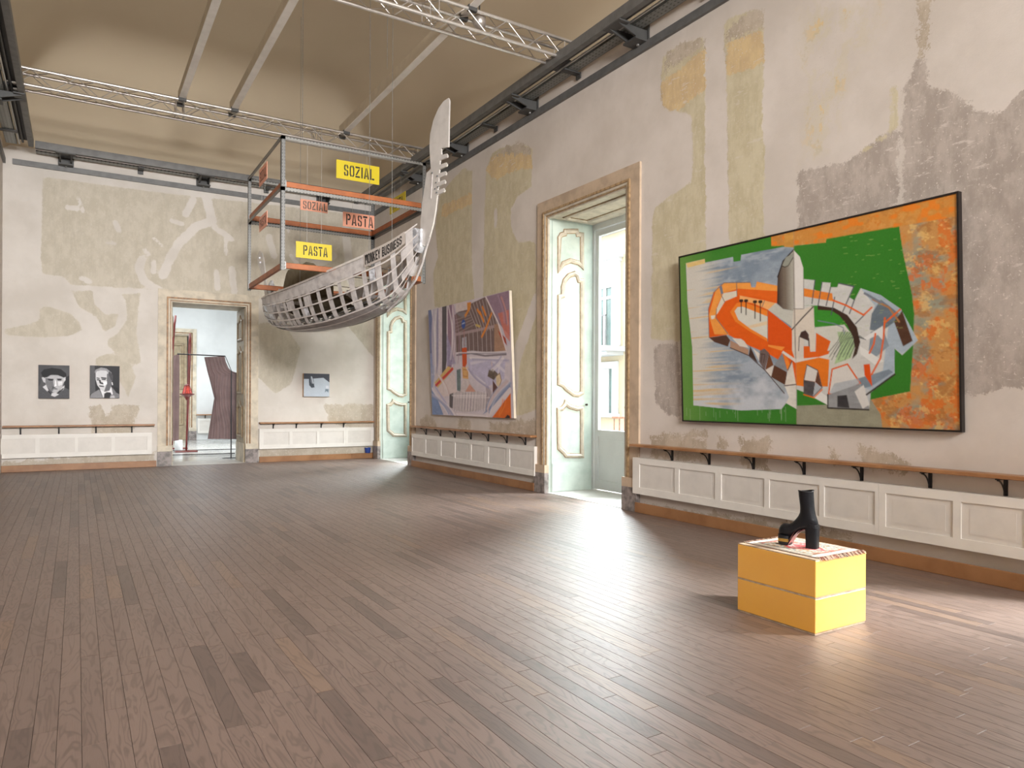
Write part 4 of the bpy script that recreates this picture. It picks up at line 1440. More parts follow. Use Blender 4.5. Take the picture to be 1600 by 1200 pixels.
# name board on the near bow quarter
t0, t1, wa, wb = 0.795, 0.945, -0.012, 0.155
P = [[hull(t0 + (t1 - t0) * i / 10, wa + (wb - wa) * j, 1, -0.012) for j in (0, 1)] for i in range(11)]
Q = [[hull(t0 + (t1 - t0) * i / 10, wa + (wb - wa) * j, 1, -0.004) for j in (0, 1)] for i in range(11)]
m_board = simple('warm_grey_name_board', lin(174, 164, 156), 0.55, var=0.06, vscale=10)
nb = MB().grid(P).grid(Q).build('name_board', m_board, boat)
for l in text_polys('MONKEY BUSINESS', 0.16):
    mb = MB()
    for pl in l:
        f_ = lambda x, y, e: hull(t0 + (t1 - t0) * (0.04 + 0.90 * x), wb + (wa - wb) * (0.16 + 0.66 * y), 1, -0.0125 - e)
        A = [f_(x, y, 0) for x, y in pl]
        B = [f_(x, y, 0.003) for x, y in pl]
        n = len(A)
        mb.add(A + B, [tuple(range(n)), tuple(range(n, 2 * n))] + [(i, (i + 1) % n, (i + 1) % n + n, i + n) for i in range(n)])
    mb.build('letter', m_ink, nb)
# double rub strips above the far gunwale
for tA, tB, dz in ((0.55, 0.78, 0.07), (0.78, 0.99, 0.09)):
    P = []
    for i in range(13):
        t = tA + (tB - tA) * i / 12
        a = hull(t, 0, -1, -0.01)
        P.append([a + (0, 0, dz * math.sin(math.pi * i / 12 * 0.9 + 0.15)), a + (0, 0, dz * math.sin(math.pi * i / 12 * 0.9 + 0.15) + 0.03)])
    MB().grid(P).build('rub_strip', m_strip, boat)

# dark moulded chair shell standing inside the boat
m_olivedark = simple('dark_olive_felt', lin(122, 112, 92), 0.9, var=0.1, vscale=12, spec=0.2)
chc = SB + AD * (LB * 0.47)
chair = thing('chair_shell', (chc[0], chc[1], 2.8), 'dark olive moulded chair shell seated inside the metal boat', 'chair')
back_px = [(434, 456), (437, 440), (440, 427), (443, 421), (449, 418.5), (462, 418), (465, 412), (471, 408), (481, 410), (488, 416), (497, 420), (506, 426), (512, 438), (512, 462), (470, 470), (438, 470)]
mb = MB()
PP = [bplane(u, v, 0.0) for u, v in back_px]
cen = sum(PP) / len(PP)
nv = np.array((AN[0], AN[1], 0))
for f0, f1, e0, e1 in ((1.0, 0.9, 0.0, 0.03), (0.9, 0.6, 0.03, 0.055), (0.6, 0.0, 0.055, 0.065)):
    for sgn in (1, -1):
        A = [cen + (p - cen) * f0 + nv * (sgn * (e0 + 0.012) - 0.10) for p in PP]
        B = [cen + (p - cen) * f1 + nv * (sgn * (e1 + 0.012) - 0.10) for p in PP]
        n = len(PP)
        mb.add(A + B, [(i, (i + 1) % n, (i + 1) % n + n, i + n) for i in range(n)])
A = [p + nv * (0.012 - 0.10) for p in PP]
B = [p + nv * (-0.012 - 0.10) for p in PP]
mb.add(A + B, [(i, (i + 1) % n, (i + 1) % n + n, i + n) for i in range(n)])
mb.build('backrest', m_olivedark, chair, smooth=False)
P = []
for i in range(9):
    t = 0.26 + 0.42 * i / 8
    p = SB + AD * (LB * t)
    row = []
    for j in range(7):
        l = -0.26 + 0.52 * j / 6
        row.append((*(p + AN * l), 2.90 + 0.10 * (abs(j - 3) / 3) ** 2 + 0.05 * math.cos(i)))
    P.append(row)
Q = [[(a, b, c - 0.08) for a, b, c in r] for r in P]
mb = MB().grid(P).grid(Q)
mb.build('seat', m_olivedark, chair, smooth=True)

# cables
for (u, v0, P0, lab) in ((472.5, 250, (3.12, 12.2), 'thin steel cable dropping from the ceiling to the rack, left of the three cables'), (570, 430, None, 'thin steel cable dropping from the ceiling into the middle of the boat'),
                         (605, 90, (4.1, 9.9), 'thin short steel cable hanging from the ceiling right of the boat cable')):
    if P0 is None:
        t_ = 0.72
        q = SB + AD * (LB * t_)
        base = (q[0], q[1], spl(t_, ZK) + 0.17)
    elif u == 472.5:
        q = onz(u, 216, ZT)
        base = (q[0], q[1], ZT)
    else:
        q = onz(605, 108, 6.6)
        base = (q[0], q[1], 6.6)
    t = tag(MB().tube([base, (base[0], base[1], 8.2)], 0.004, 6).build('suspension_cable', m_galv), lab, 'cable', 'steel suspension cables')
for tt, end in ((RT[4], 'stern'), (RT[14], 'bow')):
    q = (hull(tt, 0.03, 1, 0.02) + hull(tt, 0.03, -1, 0.02)) / 2
    tag(MB().tube([(q[0], q[1], q[2] - 0.002), (q[0], q[1], 8.2)], 0.0035, 6).build('suspension_cable', m_galv), 'thin steel cable holding up the %s of the metal boat' % end, 'cable', 'steel suspension cables')

# ---------------------------------------------------------------- wall shelves on black brackets
m_shelf = simple('varnished_oak_shelf', lin(170, 124, 84), 0.4, var=0.14, vscale=4, col2=lin(142, 98, 62))
m_blk = simple('black_iron', lin(34, 31, 32), 0.45, 0.2)


def shelf(axis, wall, a0, a1, brs, label, z=0.855, dep=0.15, name='wall_shelf'):
    def Q(a, o, zz):
        return (wall - o, a, zz) if axis == 0 else (a, wall - o, zz)
    t = thing(name, Q((a0 + a1) / 2, dep / 2, z - 0.03), label, 'shelf', 'oak ledges along the walls')
    p, q = Q(a0, 0.004, z - 0.032), Q(a1, dep, z)
    MB().cbox(min(p[0], q[0]), max(p[0], q[0]), min(p[1], q[1]), max(p[1], q[1]), z - 0.032, z, 0.005).build('board', m_shelf, t)
    for a in brs:
        mb = MB()
        for (o0, o1, z0, z1) in ((0.0, 0.012, z - 0.24, z - 0.03), (0.0, dep - 0.01, z - 0.042, z - 0.032)):
            c0, c1 = Q(a - 0.014, o0, z0), Q(a + 0.014, o1, z1)
            mb.box(c0[0], c1[0], c0[1], c1[1], z0, z1)
        mb.tube([Q(a, 0.012 + (dep - 0.03) * (1 - math.cos(k * math.pi / 14)), z - 0.22 + 0.175 * math.sin(k * math.pi / 14)) for k in range(8)], 0.0065, 6)
        mb.build('bracket', m_blk, t)
    return t


yr = lambda u, v, x=W - 0.02: float(onx(u, v, x)[1])
xb = lambda u, v, y=D - 0.02: float(ony(u, v, y)[0])
shelf(0, W, 2.1, 6.86, [yr(u, v) for u, v in ((1049, 712), (1107, 718), (1176, 725), (1255, 733), (1345, 742), (1452, 752), (1570, 764))], 'long oak wall ledge under the big framed painting')
shelf(0, W, 9.13, 13.74, [yr(u, v) for u, v in ((665, 676), (687.5, 680), (710, 683), (735, 685), (762, 688), (791, 692), (820, 694))], 'oak wall ledge under the unframed painting of a bucket')
shelf(1, D, XL + 0.02, DOOR[0] - 0.31, [xb(u, 672) for u in (32, 92, 150, 206)], 'oak wall ledge under the two portraits, left of the doorway', z=0.87)
shelf(1, D, DOOR[1] + 0.27, W - 0.03, [xb(u, 666) for u in (427, 463, 502, 537)], 'oak wall ledge under the small grey picture, right of the doorway', z=0.88)

# ---------------------------------------------------------------- white panelled radiator covers
m_pan = simple('white_panel_paint', lin(230, 226, 219), 0.45, var=0.03, vscale=4)
m_pan2 = simple('white_panel_field', lin(219, 214, 207), 0.5, var=0.03, vscale=7)


def cover(axis, wall, a0, a1, fields, z0, z1, label):
    def Q(a, o, zz):
        return (wall - o, a, zz) if axis == 0 else (a, wall - o, zz)
    t = thing('radiator_cover', Q((a0 + a1) / 2, 0.04, z0), label, 'panel', 'white panelled boxes under the ledges')

    def bx(mb, p0, p1, o0, o1, zz0, zz1):
        A, B = Q(p0, o0, zz0), Q(p1, o1, zz1)
        mb.box(A[0], B[0], A[1], B[1], zz0, zz1)
    dz0, dz1 = 0.085, 0.075
    mb = MB()
    bx(mb, a0 + 0.001, a1 - 0.001, 0.066, 0.084, z0, z0 + dz0)
    bx(mb, a0 + 0.001, a1 - 0.001, 0.066, 0.084, z1 - dz1, z1)
    bx(mb, a0 + 0.001, a1 - 0.001, 0.0, 0.066, z1 - 0.02, z1)
    bx(mb, a0 + 0.001, a0 + 0.02, 0.0, 0.0659, z0, z1 - 0.0201)
    bx(mb, a1 - 0.02, a1 - 0.001, 0.0, 0.0659, z0, z1 - 0.0201)
    edges = sorted([a0] + [x for f in fields for x in f] + [a1])
    for i in range(0, len(edges), 2):
        if edges[i + 1] - edges[i] > 0.004:
            bx(mb, edges[i] + 0.001, edges[i + 1] - 0.001, 0.066, 0.084, z0 + dz0, z1 - dz1)
    mb.build('frame', m_pan, t)
    for f in fields:
        mb = MB()
        bx(mb, f[0], f[1], 0.05, 0.074, z0 + dz0 - 0.01, z1 - dz1 + 0.01)
        m2 = 0.06
        bx(mb, f[0] + m2, f[1] - m2, 0.0741, 0.0756, z0 + dz0 + m2 * .7, z1 - dz1 - m2 * .7)
        mb.build('panel', m_pan2, t)
    return t


yp = lambda u, v=690: float(onx(u, 730, W - 0.084)[1])
xp = lambda u: float(ony(u, 690, D - 0.084)[0])


def fields_y(us):
    return [(min(yp(a), yp(b)), max(yp(a), yp(b))) for a, b in us]


Z0, Z1 = 0.235, 0.685
cover(0, W, yp(1122), 6.86, fields_y([(999, 1054), (1061, 1117)]), Z0, Z1, 'white two-field panelled box beside the open window, under the left end of the big painting')
cover(0, W, yp(1373), yp(1122), fields_y([(1127, 1194), (1202, 1280), (1288, 1367)]), Z0, Z1, 'white three-field panelled box directly behind the yellow plinth and boot')
cover(0, W, 2.15, yp(1373), fields_y([(1384, 1489), (1502, 1602)]), Z0, Z1, 'white panelled box at the right edge, right of the yellow plinth')
cover(0, W, yp(686), 13.80, fields_y([(644, 661), (665, 683)]), Z0, Z1, 'white two-field panelled box next to the far window, left of the bucket painting')
cover(0, W, yp(759), yp(686), fields_y([(689, 708), (711, 733), (736, 756)]), Z0, Z1, 'white three-field panelled box under the left half of the bucket painting')
cover(0, W, 9.12, yp(759), fields_y([(763, 791), (796, 834)]), Z0, Z1, 'white panelled box ending at the near window, under the right half of the bucket painting')
cover(1, D, XL + 0.01, xp(237.5), [(xp(-2), xp(55)), (xp(62), xp(117)), (xp(122), xp(174)), (xp(180), xp(230))], 0.26, 0.70, 'long white panelled box left of the doorway, under the two portraits')
cover(1, D, xp(405), xp(540), [(xp(412), xp(452)), (xp(457), xp(495)), (xp(499), xp(537))], 0.29, 0.735, 'white three-field panelled box right of the doorway, under the small grey picture')
cover(1, D, xp(540), W - 0.015, [(xp(544), xp(579))], 0.29, 0.735, 'short white panelled box in the far corner beside the window')
tb = thing('blue_tub', (W - 0.16, D - 0.13, 0.16), 'small blue object on the skirting in the far corner', 'container')
MB().lathe([(0.0, 0.126), (0.06, 0.126), (0.075, 0.25), (0.07, 0.25), (0.056, 0.135), (0, 0.135)], W - 0.16, D - 0.065, 14).build('body', simple('blue_plastic', lin(40, 70, 150), 0.4), tb)

# ---------------------------------------------------------------- yellow plinth, rug, boot
BX0, BX1, BY0, BY1, BH = 3.765, 4.272, 2.685, 3.272, 0.4515


def plinth_mat():
    m, nt, bs = nmat('yellow_plinth')
    p = pos(nt)
    n = noise(nt, p, 4, 4)
    nt.links.new(mixc(nt, n, lin(243, 180, 48), lin(237, 166, 32)), bs.inputs['Base Color'])
    bs.inputs['Roughness'].default_value = 0.33
    bs.inputs['Specular IOR Level'].default_value = 0.6
    bs.inputs['Coat Weight'].default_value = 1.0
    bs.inputs['Coat IOR'].default_value = 2.2
    bs.inputs['Coat Roughness'].default_value = 0.4
    return m


m_plinth = plinth_mat()
m_edge = simple('pale_greyish_edge', lin(192, 168, 142), 0.7, var=0.16, vscale=18)
pt = thing('plinth', ((BX0 + BX1) / 2, (BY0 + BY1) / 2, 0), 'yellow two-tier plinth box standing on the wooden floor under the boot', 'plinth')
MB().box(BX0 + .004, BX1 - .004, BY0 + .004, BY1 - .004, 0.0, 0.011).build('base_edge', m_edge, pt)
MB().cbox(BX0, BX1, BY0, BY1, 0.011, 0.216, 0.003).build('lower_block', m_plinth, pt)
MB().box(BX0 + .0005, BX1 - .0005, BY0 + .0005, BY1 - .0005, 0.216, 0.226).build('middle_seam', m_edge, pt)
MB().cbox(BX0, BX1, BY0, BY1, 0.226, BH - 0.006, 0.003).build('upper_block', m_plinth, pt)
MB().box(BX0 + .001, BX1 - .001, BY0 + .001, BY1 - .001, BH - 0.006, BH).build('top_board', m_edge, pt)

# rug: woven field as a painted grid, fringes at both ends
rx0, rx1 = BX0 + 0.05, BX1 - 0.02
ry0, ry1 = BY0 + 0.03, BY1 - 0.03
rw, rl = rx1 - rx0, ry1 - ry0
cv = Canvas(rw, rl, 74, 104, (206, 196, 178))
S_, T_ = cv.S / rw, cv.T / rl
n1 = vnoise(cv.h, cv.w, 60, 44, 3)
n2 = vnoise(cv.h, cv.w, 52, 37, 4)
dark = ((n1 > 0.56) * 0.75)
field = (np.abs(S_ - .5) < 0.40) & (np.abs(T_ - .5) < 0.41)
cv.put(dark * field, (92, 76, 66))
cv.put(((n2 > 0.66) & field) * 0.8, (150, 160, 160))
cv.put(((n2 < 0.26) & field) * 0.8, (170, 120, 70))
bd = (np.abs(S_ - .5) < 0.40) & (np.abs(T_ - .5) < 0.41) & ~((np.abs(S_ - .5) < 0.35) & (np.abs(T_ - .5) < 0.37))
cv.put(bd * 0.55, (84, 70, 62))
cv.put(((np.abs(S_ - .5) > 0.44)) * ((np.abs(S_ - .5) < 0.475)) * 0.8, (96, 62, 52))
cv.put((np.abs(np.abs(T_ - .5) - .445) < 0.02) * 1.0, (226, 220, 212))
md = (np.abs(S_ - .5) / 0.30 + np.abs(T_ - .5) / 0.34)
cv.put((md < 1) * 0.9, (204, 80, 84))
cv.put(((md < 0.8) & (n1 > 0.42)) * 0.85, (214, 206, 196))
cv.put((md < 0.42) * 0.85, (200, 84, 86))
cv.put(((np.abs(np.abs(T_ - .5) - .37) < 0.03) & (np.abs(S_ - .5) < .36) & (n2 > .5)) * 0.8, (196, 90, 84))
m_rug = paint_mat('woven_rug', 0.95, 0.5)
rug = thing('rug', ((rx0 + rx1) / 2, (ry0 + ry1) / 2, BH), 'small patterned woven rug with fringed ends lying on top of the yellow plinth', 'rug')
wob = lambda s, t: BH + 0.0055 + 0.0012 * np.sin(t * 31) * np.sin(s * 23)
me = cv.mesh('pile_field', m_rug, lambda s, t: np.stack([rx0 + s, ry1 - t, wob(s, t)], 1) - np.array(rug.location))
inst('pile_field', me, rug, (0, 0, 0))
MB().box(rx0, rx1, ry0, ry1, BH + 0.0002, BH + 0.0035).build('backing', simple('rug_selvedge', lin(110, 74, 62), 0.95), rug)
m_fr = [simple('fringe_cream', lin(206, 184, 164), 0.95), simple('fringe_rust', lin(150, 92, 78), 0.95), simple('fringe_dark', lin(96, 72, 66), 0.95)]
rf = random.Random(9)
for yy, sg in ((ry0, -1), (ry1, 1)):
    mb = MB()
    for i in range(90):
        xx = rx0 + rw * (i + 0.5) / 90
        L = 0.034 + rf.random() * 0.016
        j1, j2 = (rf.random() - .5) * 0.012, (rf.random() - .5) * 0.02
        z = BH + 0.003
        ye = yy + sg * L
        out = (ye < BY0) or (ye > BY1)
        pts = [(xx, yy, z), (xx + j1, yy + sg * L * .5, z + 0.004), (xx + j1 + j2, ye, z - (0.0 if not out else 0.012))]
        mb.tube(pts, [0.0022, 0.0028, 0.0018], 4, mi=rf.choice((0, 0, 1, 1, 2)))
    fo = mb.build('fringe', m_fr, rug)
    fo['kind'] = 'stuff'

# boot: built in its own side-profile frame (a: towards the toe, z: up)
m_leath, nt, bs = nmat('black_leather')
p = pos(nt)
n = noise(nt, p, 40, 4)
bs.inputs['Base Color'].default_value = (*lin(20, 20, 24), 1)
bs.inputs['Specular IOR Level'].default_value = 0.32
bs.inputs['Roughness'].default_value = 0.34
setin(nt, bs.inputs['Roughness'], mth(nt, 'ADD', 0.26, mth(nt, 'MULTIPLY', n, 0.22)))
bump(nt, bs, noise(nt, p, 28, 3, 0.5, 1.0), 0.25, 0.006)
m_sole = simple('rosy_brown_sole', lin(150, 96, 90), 0.3, var=0.08, vscale=14)
m_goldp = simple('gold_plate', lin(204, 164, 86), 0.3, 0.7, var=0.1, vscale=40)
m_suede = simple('matt_black_leather', lin(22, 21, 24), 0.5, var=0.08)
BZ = BH + 0.0075
hl = onz(1270, 857.5, BZ)
tl = onz(1232, 850.5, BZ)
ax = (tl - hl)[:2]
ax = ax / np.linalg.norm(ax)

ay = np.array((-ax[1], ax[0]))
bc = np.array((3.995, 2.90))
BSC = 0.98
org = np.array(onz(1279.5, 857.5, BZ)[:2])
ax = np.array(onz(1227, 850, BZ)[:2]) - org
ax = ax / np.linalg.norm(ax)
ay = np.array((-ax[1], ax[0]))


def bp(a, l, z):
    q = org + ax * (a * BSC) + ay * (l * BSC)
    return (q[0], q[1], BZ + z * BSC)


boot = thing('ankle_boot', (*org, BZ), 'black leather platform ankle boot with a block heel standing on the rug', 'boot')


def loft(rings, closed_ends=(True, True), n=20, sq=2.0):
    """rings: (a centre, z centre, half length along a, half width, tilt) -> superellipse rings in planes tilted about the lateral axis"""
    P = []
    for (a, z, ra, rl, tilt) in rings:
        row = []
        for k in range(n):
            an = 2 * math.pi * k / n
            ca, sa = math.cos(an), math.sin(an)
            x = ra * math.copysign(abs(ca) ** (2 / sq), ca)
            l = rl * math.copysign(abs(sa) ** (2 / sq), sa)
            row.append(bp(a + x * math.cos(tilt), l, z + x * math.sin(tilt)))
        P.append(row + [row[0]])
    mb = MB().grid(P)
    if closed_ends[0]:
        mb.add(P[0][:-1], [tuple(range(n))])
    if closed_ends[1]:
        mb.add(P[-1][:-1], [tuple(range(n))])
    return mb


r = math.radians
FB = [((.132, .366), (.036, .372)), ((.129, .33), (.035, .335)), ((.122, .28), (.032, .285)), ((.120, .25), (.029, .25)), ((.122, .225), (.022, .215)), ((.132, .203), (.010, .18)),
      ((.146, .182), (.001, .145)), ((.160, .165), (.02, .125)), ((.174, .151), (.07, .118)), ((.188, .142), (.11, .10)), ((.202, .139), (.145, .075)), ((.216, .141), (.17, .056)), ((.231, .139), (.195, .05)),
      ((.246, .128), (.22, .05)), ((.257, .110), (.243, .052)), ((.262, .09), (.257, .06))]
WD = [.044, .043, .042, .041, .041, .041, .041, .041, .041, .042, .044, .045, .045, .041, .031, .015]
rings = []
for ((fa_, fz), (ba, bz)), wd in zip(FB, WD):
    rings.append(((fa_ + ba) / 2, (fz + bz) / 2, math.hypot(fa_ - ba, fz - bz) / 2, wd, math.atan2(fz - bz, fa_ - ba)))
up = loft(rings, (False, True))
up.build('upper', m_leath, boot, smooth=True)
rim = MB().tube([bp(0.084 + 0.048 * math.cos(2 * math.pi * k / 20), 0.0435 * math.sin(2 * math.pi * k / 20), 0.369 + 0.004 * math.sin(4 * math.pi * k / 20) - 0.003 * math.cos(2 * math.pi * k / 20)) for k in range(20)], 0.0035, 6, True)
rim.build('top_edge', m_suede, boot, smooth=True)
# inner lining so the shaft is not see-through
loft([(0.084, 0.366, 0.044, 0.039, 0), (0.078, 0.28, 0.038, 0.036, 0)], (False, True)).build('lining', m_suede, boot, smooth=True)
# counter over the heel seat and heel block
loft([(0.046, 0.158, 0.044, 0.040, r(4)), (0.043, 0.131, 0.0445, 0.0415, r(0))], (True, True), sq=2.6).build('heel_seat', m_leath, boot, smooth=False)
loft([(0.042, 0.0, 0.038, 0.038, 0), (0.042, 0.05, 0.0385, 0.0385, 0), (0.042, 0.11, 0.041, 0.040, 0), (0.043, 0.136, 0.0435, 0.041, 0)], (True, True), sq=3.4).build('heel', m_leath, boot, smooth=False)
# platform sole under the ball of the foot
pf = []
for z, sc in ((0.0, 0.90), (0.006, 0.97), (0.03, 1.0), (0.062, 1.0)):
    row = []
    for k in range(24):
        an = 2 * math.pi * k / 24
        a = 0.218 + (0.045 if math.cos(an) > 0 else 0.040) * math.copysign(abs(math.cos(an)) ** 0.8, math.cos(an)) * sc 
        l = 0.048 * math.copysign(abs(math.sin(an)) ** 0.75, math.sin(an)) * sc
        row.append(bp(a, l, z + max(0, (a - 0.235)) * 0.25))
    pf.append(row + [row[0]])
mb = MB().grid(pf)
mb.add(pf[0][:-1], [tuple(range(24))]).add(pf[-1][:-1], [tuple(range(24))])
mb.build('platform', m_suede, boot, smooth=False)
# arched underside joining platform and heel
P = []
for k in range(9):
    f = k / 8
    a = 0.186 - 0.108 * f
    z = 0.004 + 0.118 * math.sin(f * math.pi / 2) ** 0.9
    P.append([bp(a, l, z) for l in (-0.042, -0.02, 0.02, 0.042)])
Q = [[(x, y, z + 0.02) for x, y, z in row] for row in P]
MB().grid(P).grid(Q).build('waist', m_sole, boot, smooth=True)
# gold plate on the outer side of the platform
for sd in (1, -1):
    P = [[bp(0.180 + 0.076 * i / 8, sd * (0.0494 * (1 - max(0, (0.180 + 0.076 * i / 8 - 0.218) / 0.045) ** 3 * 0.5)), zz) for zz in (0.024, 0.044)] for i in range(9)]
    MB().grid(P).build('gold_bar', m_goldp, boot)

# ---------------------------------------------------------------- pictures
m_canvas = paint_mat('oil_paint', 0.42, 0.25)
m_edgec = simple('raw_canvas_edge', lin(222, 210, 190), 0.8, var=0.05)
m_blackfr = simple('black_frame', lin(30, 22, 19), 0.45, var=0.1)
def tilted(PL):
    """helpers for a picture whose top hangs forward from the wall: x of the front at a height, pixel -> plane"""
    k = (PL['xt'] - PL['xb']) / (PL['z1'] - PL['z0'])

    def fx(z):
        return PL['xb'] + k * (z - PL['z0'])

    def hit(u, v):
        d = ray(u, v)
        t = (fx(_C[2]) - _C[0]) / (d[0] - k * d[2])
        return _C + d * t
    return fx, hit


def slab(mb, fx, ya, yb, za, zb, f, b):
    """box lying parallel to the tilted picture plane, from f to b behind its front"""
    P = [(fx(z) + o, y, z) for o in (f, b) for z in (za, zb) for y in (ya, yb)]
    mb.add(P, [(0, 1, 3, 2), (4, 6, 7, 5), (0, 4, 5, 1), (2, 3, 7, 6), (0, 2, 6, 4), (1, 5, 7, 3)])
    return mb


PL = dict(y0=6.022, y1=2.98, z0=1.17, z1=3.053, xb=6.0, xt=5.93)
fx1, hit1 = tilted(PL)
wm, hm = PL['y0'] - PL['y1'], PL['z1'] - PL['z0']
cv = Canvas(wm, hm, 400, 300, (70, 132, 52))


def st(u, v):
    P = hit1(u, v)
    return (PL['y0'] - P[1], PL['z1'] - P[2])


fa = lambda pts: [st(1050 + x / 3, 290 + y / 3) for x, y in pts]
fb = lambda pts: [st(1060 + x / 4.286, 380 + y / 4.286) for x, y in pts]
fc = lambda pts: [st(1240 + x / 3.159, 300 + y / 3.159) for x, y in pts]
SS, TT_ = cv.S / wm, cv.T / hm
mm = lambda a: a.clip(0, 1)
nz = vnoise(cv.h, cv.w, 12, 16, 1)
nf = vnoise(cv.h, cv.w, 50, 60, 2)
nff = vnoise(cv.h, cv.w, 120, 140, 8)
cv.put(mm((nz - .4) * 1.2) * 0.4, (44, 118, 34))
cv.put(mm(1 - SS * 6) * 0.55, (128, 162, 84))
cv.put(mm((SS - 0.1) * 1.6) * 0.5, (40, 116, 30))
# weathered grey-green and orange ground on the right
ground = fc([(-200, 235), (-110, 215), (-110, 262), (0, 265), (158, 248), (160, 230), (520, 165), (540, 300), (585, 510), (595, 600), (590, 750), (575, 985), (380, 1025), (165, 1050), (15, 1055), (15, 1200), (900, 1200), (900, -100), (-110, -100), (-110, 100)])
cv.poly(ground, (152, 150, 130), 0.12, 21)
gm = cv.cov(ground)
keep = 1 - cv.cov(fc([(15, 1050), (380, 1022), (430, 1100), (440, 1190), (15, 1190)]))


def frac(a, b, sd):
    return vnoise(cv.h, cv.w, a, b, sd) * .40 + vnoise(cv.h, cv.w, a * 2 + 1, b * 2 + 1, sd + 1) * .27 + vnoise(cv.h, cv.w, a * 5, b * 5, sd + 2) * .2 + vnoise(cv.h, cv.w, a * 10, b * 10, sd + 3) * .13


f1, f2_, f3 = frac(7, 9, 101), frac(13, 17, 111), frac(16, 26, 121)
cv.put(gm * keep * mm((f1 - 0.40 + (1 - TT_) * 0.10) * 6) * 0.8, (206, 142, 66))
cv.put(gm * keep * mm((f2_ - 0.53) * 9) * 0.5, (210, 126, 56))
cv.put(gm * keep * mm((f3 - 0.545 + TT_ * 0.05) * 14) * mm((SS - .62) * 6) * 0.7, (216, 108, 38))
cv.put(gm * keep * mm((frac(24, 34, 131) - 0.60) * 14) * 0.55, (226, 190, 120))
cv.put(gm * keep * mm((frac(18, 22, 141) - 0.585) * 12) * 0.45, (150, 96, 52))
tp = cv.cov(fc([(-110, 160), (800, 0), (800, 120), (520, 170), (160, 232), (158, 250), (-110, 268)]))
cv.put(tp * (0.55 + 0.3 * nf), (206, 138, 60))
cv.put(tp * mm((nf - .6) * 6) * .8, (228, 128, 40))
cv.poly(fa([(525, 232), (570, 215), (570, 290), (525, 288)]), (206, 150, 74), 0.2, 3)
# blue-grey field on the left
bl = fb([(50, 135), (175, 105), (178, 130), (365, 92), (368, 125), (415, 118), (420, 78), (700, 25), (770, 30), (792, 1110), (720, 1070), (690, 1110), (420, 1120), (100, 1085), (92, 700), (60, 400)])
cv.poly(bl, (150, 162, 174), 0.10, 12)
bm_ = cv.cov(bl)
cv.put(bm_ * mm((frac(5, 7, 41) - 0.46) * 5) * 0.6, (110, 126, 142))
cv.put(bm_ * mm((frac(14, 8, 44) - 0.55) * 8) * 0.5, (186, 192, 200))
streak = vnoise(cv.h, cv.w, 110, 5, 42)
cv.put(bm_ * mm((0.22 - SS + 0.10 * (streak - .5)) * 9) * 0.9, (214, 208, 196))
cv.put(bm_ * mm((TT_ - 0.74 + 0.5 * (frac(5, 6, 43) - .5)) * 7) * 0.85, (202, 206, 212))
cv.put(bm_ * mm((streak - 0.66) * 5) * mm((0.3 - SS) * 6) * 0.7, (216, 176, 96))
cv.poly(fb([(50, 135), (175, 105), (178, 135), (60, 165)]), (226, 196, 130), .1, 4)
# light planes on the right
lt = fc([(50, 430), (105, 435), (100, 480), (130, 500), (140, 445), (182, 448), (180, 470), (215, 470), (222, 450), (297, 465), (275, 520), (300, 535), (330, 475), (430, 510), (530, 580), (612, 732), (535, 805), (495, 770), (497, 900), (380, 990), (372, 1072), (170, 1066), (165, 1048), (100, 1010), (55, 990), (-20, 960), (-20, 840), (0, 430)])
cv.poly(lt, (204, 204, 200), .07, 5)
lm = cv.cov(lt)
cv.put(lm * mm((vnoise(cv.h, cv.w, 7, 9, 51) - .5) * 3) * .5, (170, 180, 190))
cv.poly(fc([(330, 475), (430, 510), (530, 580), (612, 732), (535, 802), (498, 770), (497, 895), (385, 985), (320, 945), (440, 880), (470, 640), (380, 640), (400, 560)]), (166, 180, 192), .14, 6)
cv.poly(fc([(385, 600), (430, 530), (520, 600), (500, 640), (430, 690), (375, 680)]), (108, 120, 130), .15, 7)
cv.poly(fc([(380, 690), (440, 670), (470, 760), (400, 820), (370, 780)]), (134, 146, 156), .15, 9)
cv.poly(fc([(270, 935), (470, 875), (490, 890), (380, 960), (280, 985)]), (128, 142, 154), .15, 17)
cv.poly(fc([(495, 640), (535, 585), (587, 735), (540, 762)]), (84, 58, 44), .22, 8)
cv.line(fc([(390, 530), (470, 570), (520, 640)]), .016, (170, 120, 78))
cv.line(fc([(350, 500), (430, 545)]), .02, (120, 126, 136))
cv.poly(fc([(345, 720), (440, 660), (442, 735), (415, 705), (352, 735)]), (222, 222, 220))
cv.poly(fc([(325, 760), (445, 835), (400, 852), (330, 800)]), (222, 222, 218))
# inner arena
cv.poly(fc([(50, 560), (118, 560), (200, 575), (250, 625), (285, 690), (105, 675), (85, 560)]), (62, 140, 48), .1, 13)
cv.poly(fc([(105, 668), (250, 655), (300, 720), (302, 800), (262, 850), (120, 890), (160, 820), (180, 740), (110, 700)]), (206, 206, 196), .06, 14)
cv.poly(fc([(215, 690), (285, 690), (302, 760), (280, 820), (200, 850), (230, 760)]), (150, 186, 122), .3, 15, .75)
for k in range(11):
    x0 = 165 + k * 11
    cv.line(fc([(x0, 800 + 14 * (k % 3)), (x0 + 50, 740 - k * 3), (x0 + 80, 680 + 5 * k)]), .0075, (70, 76, 74), .8)
cv.line(fc([(120, 635), (200, 650), (245, 670), (250, 700)]), .010, (120, 126, 150), .8)
cv.poly(fc([(118, 560), (200, 572), (265, 607), (312, 668), (328, 740), (312, 800), (288, 825), (302, 770), (292, 715), (262, 655), (225, 610), (185, 585), (118, 582)]), (66, 48, 40), .1, 16)
cv.poly(fc([(50, 475), (190, 500), (195, 540), (50, 515)]), (226, 132, 52), .06, 18)
